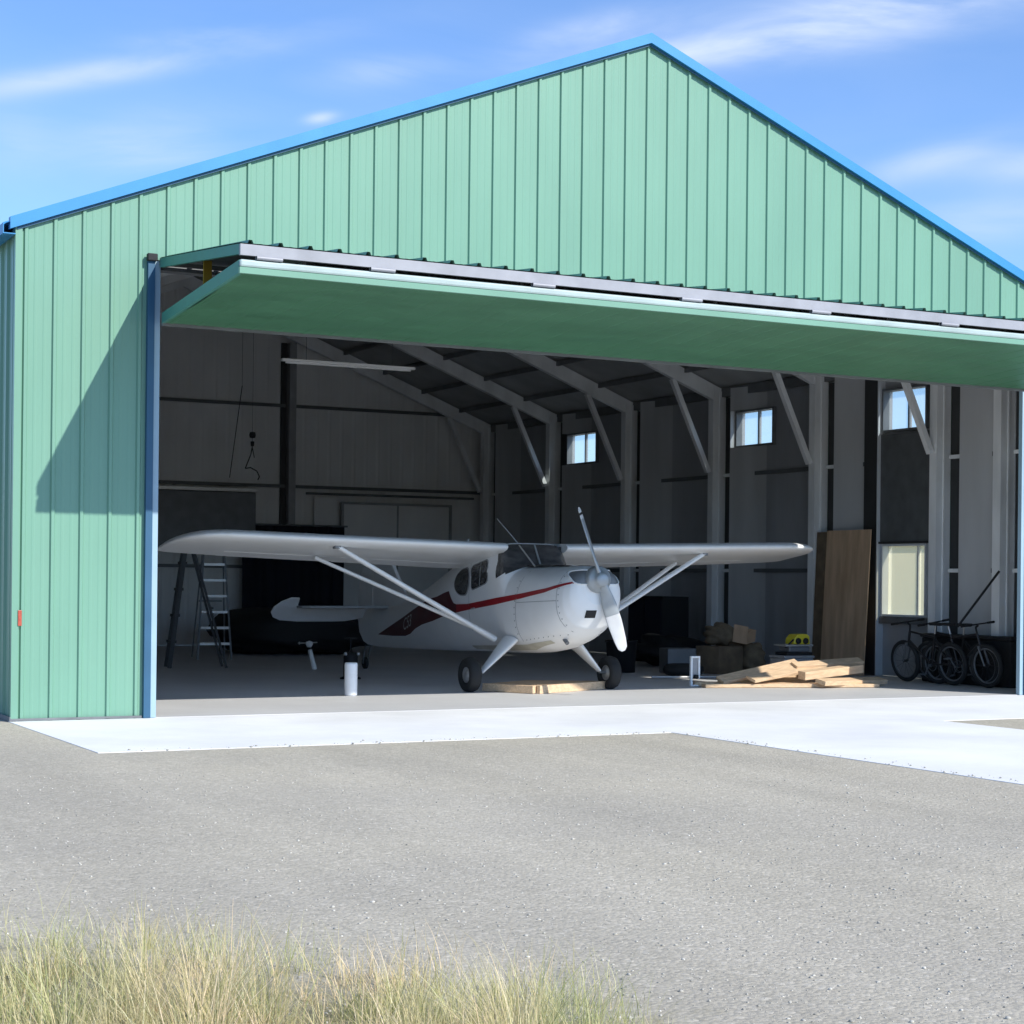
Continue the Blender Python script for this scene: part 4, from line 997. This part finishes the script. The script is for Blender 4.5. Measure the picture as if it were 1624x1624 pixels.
for a, d, hs, ph in clumps:
    dE = float(np.interp(a, edge_a, edge_d)); cx, cy = polar(a, d)
    tall = (.25 + .045 * math.sin(a * 31 + 1) + .04 * math.sin(a * 73)) * hs * (1 if d < dE - .4 else .6)
    nb = int(58 * hs * (1 if d < dE - .3 else .5))
    for _ in range(nb):
        r_ = abs(rnd.gauss(0, .085)); q = rnd.uniform(0, 6.28)
        az = q + rnd.uniform(-.7, .7); h_ = tall * rnd.uniform(.35, 1.15)
        blade(cx + math.cos(q) * r_, cy + math.sin(q) * r_, h_, rnd.uniform(.0011, .0028), az, rnd.uniform(.0, .45), rnd.uniform(.0, .7))
for _ in range(150):      # longer pale stems bending over in front
    a = rnd.uniform(-.34, .03); dE = float(np.interp(a, edge_a, edge_d)); d = rnd.uniform(4.6, dE - .3); x, y = polar(a, d)
    blade(x, y, rnd.uniform(.26, .42), rnd.uniform(.0022, .0036), rnd.uniform(0, 6.28), rnd.uniform(.1, .6), rnd.uniform(.3, 1.1))
for _ in range(900):      # stray thin stems beyond the strip
    a = rnd.uniform(-.36, .08); dE = float(np.interp(a, edge_a, edge_d)); d = dE + abs(rnd.gauss(0, .35))
    x, y = polar(a, d); blade(x, y, rnd.uniform(.05, .22), rnd.uniform(.0008, .0018), rnd.uniform(0, 6.28), rnd.uniform(0, .6), rnd.uniform(0, 1))
tag(MB().add(V, F, True).build('dry_grass', 'grass', None, recalc=False), kind='stuff')

# ------------------------------------------------------------------ light, sky, camera
sd = Vector((1.28, -2.72, 2.23)).normalized()       # towards the sun
su = bpy.data.lights.new('sun', 'SUN'); su.energy = 4.0; su.angle = R(.5); su.color = (1, .955, .87)
so = bpy.data.objects.new('sun', su); COL.objects.link(so); so.rotation_euler = (-sd).to_track_quat('-Z', 'Y').to_euler()
w = bpy.data.worlds.new('World'); scene.world = w; w.use_nodes = True; t = w.node_tree; N, L = t.nodes, t.links
bg = N['Background']; sky = N.new('ShaderNodeTexSky'); sky.sky_type = 'NISHITA'; sky.sun_disc = False
el = math.asin(sd.z); sky.sun_elevation = el; sky.sun_rotation = math.atan2(sd.x, sd.y)
sky.altitude = 1500; sky.air_density = 1.0; sky.dust_density = .6; sky.ozone_density = 1.2
tc = N.new('ShaderNodeTexCoord')
clouds = [  # azimuth, elevation, half width, half height, tilt, strength   (degrees; azimuth from +Y towards +X)
 (39.0, 17.6, 7.5, .95, 9, 1.0), (35.5, 16.4, 4.0, .5, 6, .55), (40.6, 12.9, 2.0, .5, 12, .5), (44.0, 12.7, 2.2, .5, 5, .6), (42.5, 11.0, 3.0, .7, 4, .45),
 (14.5, 15.2, 4.8, .36, 13, .6), (17.6, 16.4, 2.4, .25, 8, .35), (16.0, 13.2, 2.2, .8, 8, .45), (23.2, 15.6, 1.6, .42, 5, .75), (30.0, 17.0, 2.4, .45, 14, .6), (21.3, 14.2, .45, .16, 10, .9), (12.0, 13.0, 1.3, 1.0, 0, .2), (11.6, 18.0, 1.6, .6, 0, .2)]
acc = None
def math_(op, a, b_=None, c=None):
    n_ = N.new('ShaderNodeMath'); n_.operation = op
    for i, v in enumerate((a, b_, c)):
        if v is None: continue
        if isinstance(v, (int, float)): n_.inputs[i].default_value = v
        else: L.new(v, n_.inputs[i])
    return n_.outputs[0]
def dot(vec):
    n_ = N.new('ShaderNodeVectorMath'); n_.operation = 'DOT_PRODUCT'; L.new(tc.outputs['Generated'], n_.inputs[0]); n_.inputs[1].default_value = vec; return n_.outputs['Value']
for az, elv, hw_, hh_, tilt, stg in clouds:
    a, e = R(az), R(elv); d = Vector((math.sin(a) * math.cos(e), math.cos(a) * math.cos(e), math.sin(e))); rt_ = Vector((math.cos(a), -math.sin(a), 0)); up_ = rt_.cross(d)
    tl_ = R(tilt); A_ = rt_ * math.cos(tl_) + up_ * math.sin(tl_); B_ = -rt_ * math.sin(tl_) + up_ * math.cos(tl_)
    u = math_('MULTIPLY', dot(A_), 1 / math.tan(R(hw_))); v = math_('MULTIPLY', dot(B_), 1 / math.tan(R(hh_)))
    r2 = math_('ADD', math_('MULTIPLY', u, u), math_('MULTIPLY', v, v)); gq = math_('POWER', 2.718, math_('MULTIPLY', r2, -1.0))
    gq = math_('MULTIPLY', math_('MULTIPLY', gq, stg), math_('GREATER_THAN', dot(d), 0.0))
    acc = gq if acc is None else math_('ADD', acc, gq)
mp = N.new('ShaderNodeMapping'); mp.inputs['Rotation'].default_value = (0, R(9), R(-27)); mp.inputs['Scale'].default_value = (1.6, 1.6, 6.5); L.new(tc.outputs['Generated'], mp.inputs['Vector'])
n1 = N.new('ShaderNodeTexNoise'); n1.inputs['Scale'].default_value = 4.0; n1.inputs['Detail'].default_value = 9; n1.inputs['Roughness'].default_value = .55; n1.inputs['Distortion'].default_value = .6; L.new(mp.outputs[0], n1.inputs['Vector'])
mrn = N.new('ShaderNodeMapRange'); mrn.inputs[1].default_value = .36; mrn.inputs[2].default_value = .64; L.new(n1.outputs['Fac'], mrn.inputs[0])
cf = math_('MULTIPLY', acc, math_('MULTIPLY_ADD', mrn.outputs[0], .85, .22))
thin = math_('MULTIPLY', mrn.outputs[0], .05)
cf = math_('MINIMUM', math_('ADD', cf, thin), .93)
hs = N.new('ShaderNodeMixRGB'); hs.blend_type = 'MULTIPLY'; hs.inputs[0].default_value = 1; hs.inputs[2].default_value = (.93, 1.17, 1.50, 1); L.new(sky.outputs[0], hs.inputs[1])
mxc = N.new('ShaderNodeMixRGB'); L.new(cf, mxc.inputs[0]); L.new(hs.outputs[0], mxc.inputs[1]); mxc.inputs[2].default_value = (5.2, 6.0, 7.6, 1)
L.new(mxc.outputs[0], bg.inputs['Color']); bg.inputs['Strength'].default_value = .11

cam = bpy.data.cameras.new('camera'); co = bpy.data.objects.new('camera', cam); COL.objects.link(co); scene.camera = co
cam.sensor_width = 36; cam.lens = 2865.921 / 1624 * 36; cam.shift_y = (919.76 - 812) / 1624; cam.clip_end = 3000; cam.clip_start = .1
fw = Vector((math.sin(YAW), math.cos(YAW), 0)); rt = Vector((math.cos(YAW), -math.sin(YAW), 0)); up = Vector((0, 0, 1)); ro = R(.614)
r2 = rt * math.cos(ro) + up * math.sin(ro); u2 = -rt * math.sin(ro) + up * math.cos(ro)
mt = Matrix((r2, u2, -fw)).transposed().to_4x4(); mt.translation = CAM; co.matrix_world = mt
scene.view_settings.view_transform = 'Standard'; scene.view_settings.look = 'None'; scene.view_settings.exposure = .45; scene.view_settings.gamma = 1
scene.render.engine = 'CYCLES'

scene.cycles.max_bounces = 12; scene.cycles.diffuse_bounces = 8; scene.cycles.glossy_bounces = 4; scene.cycles.transparent_max_bounces = 16
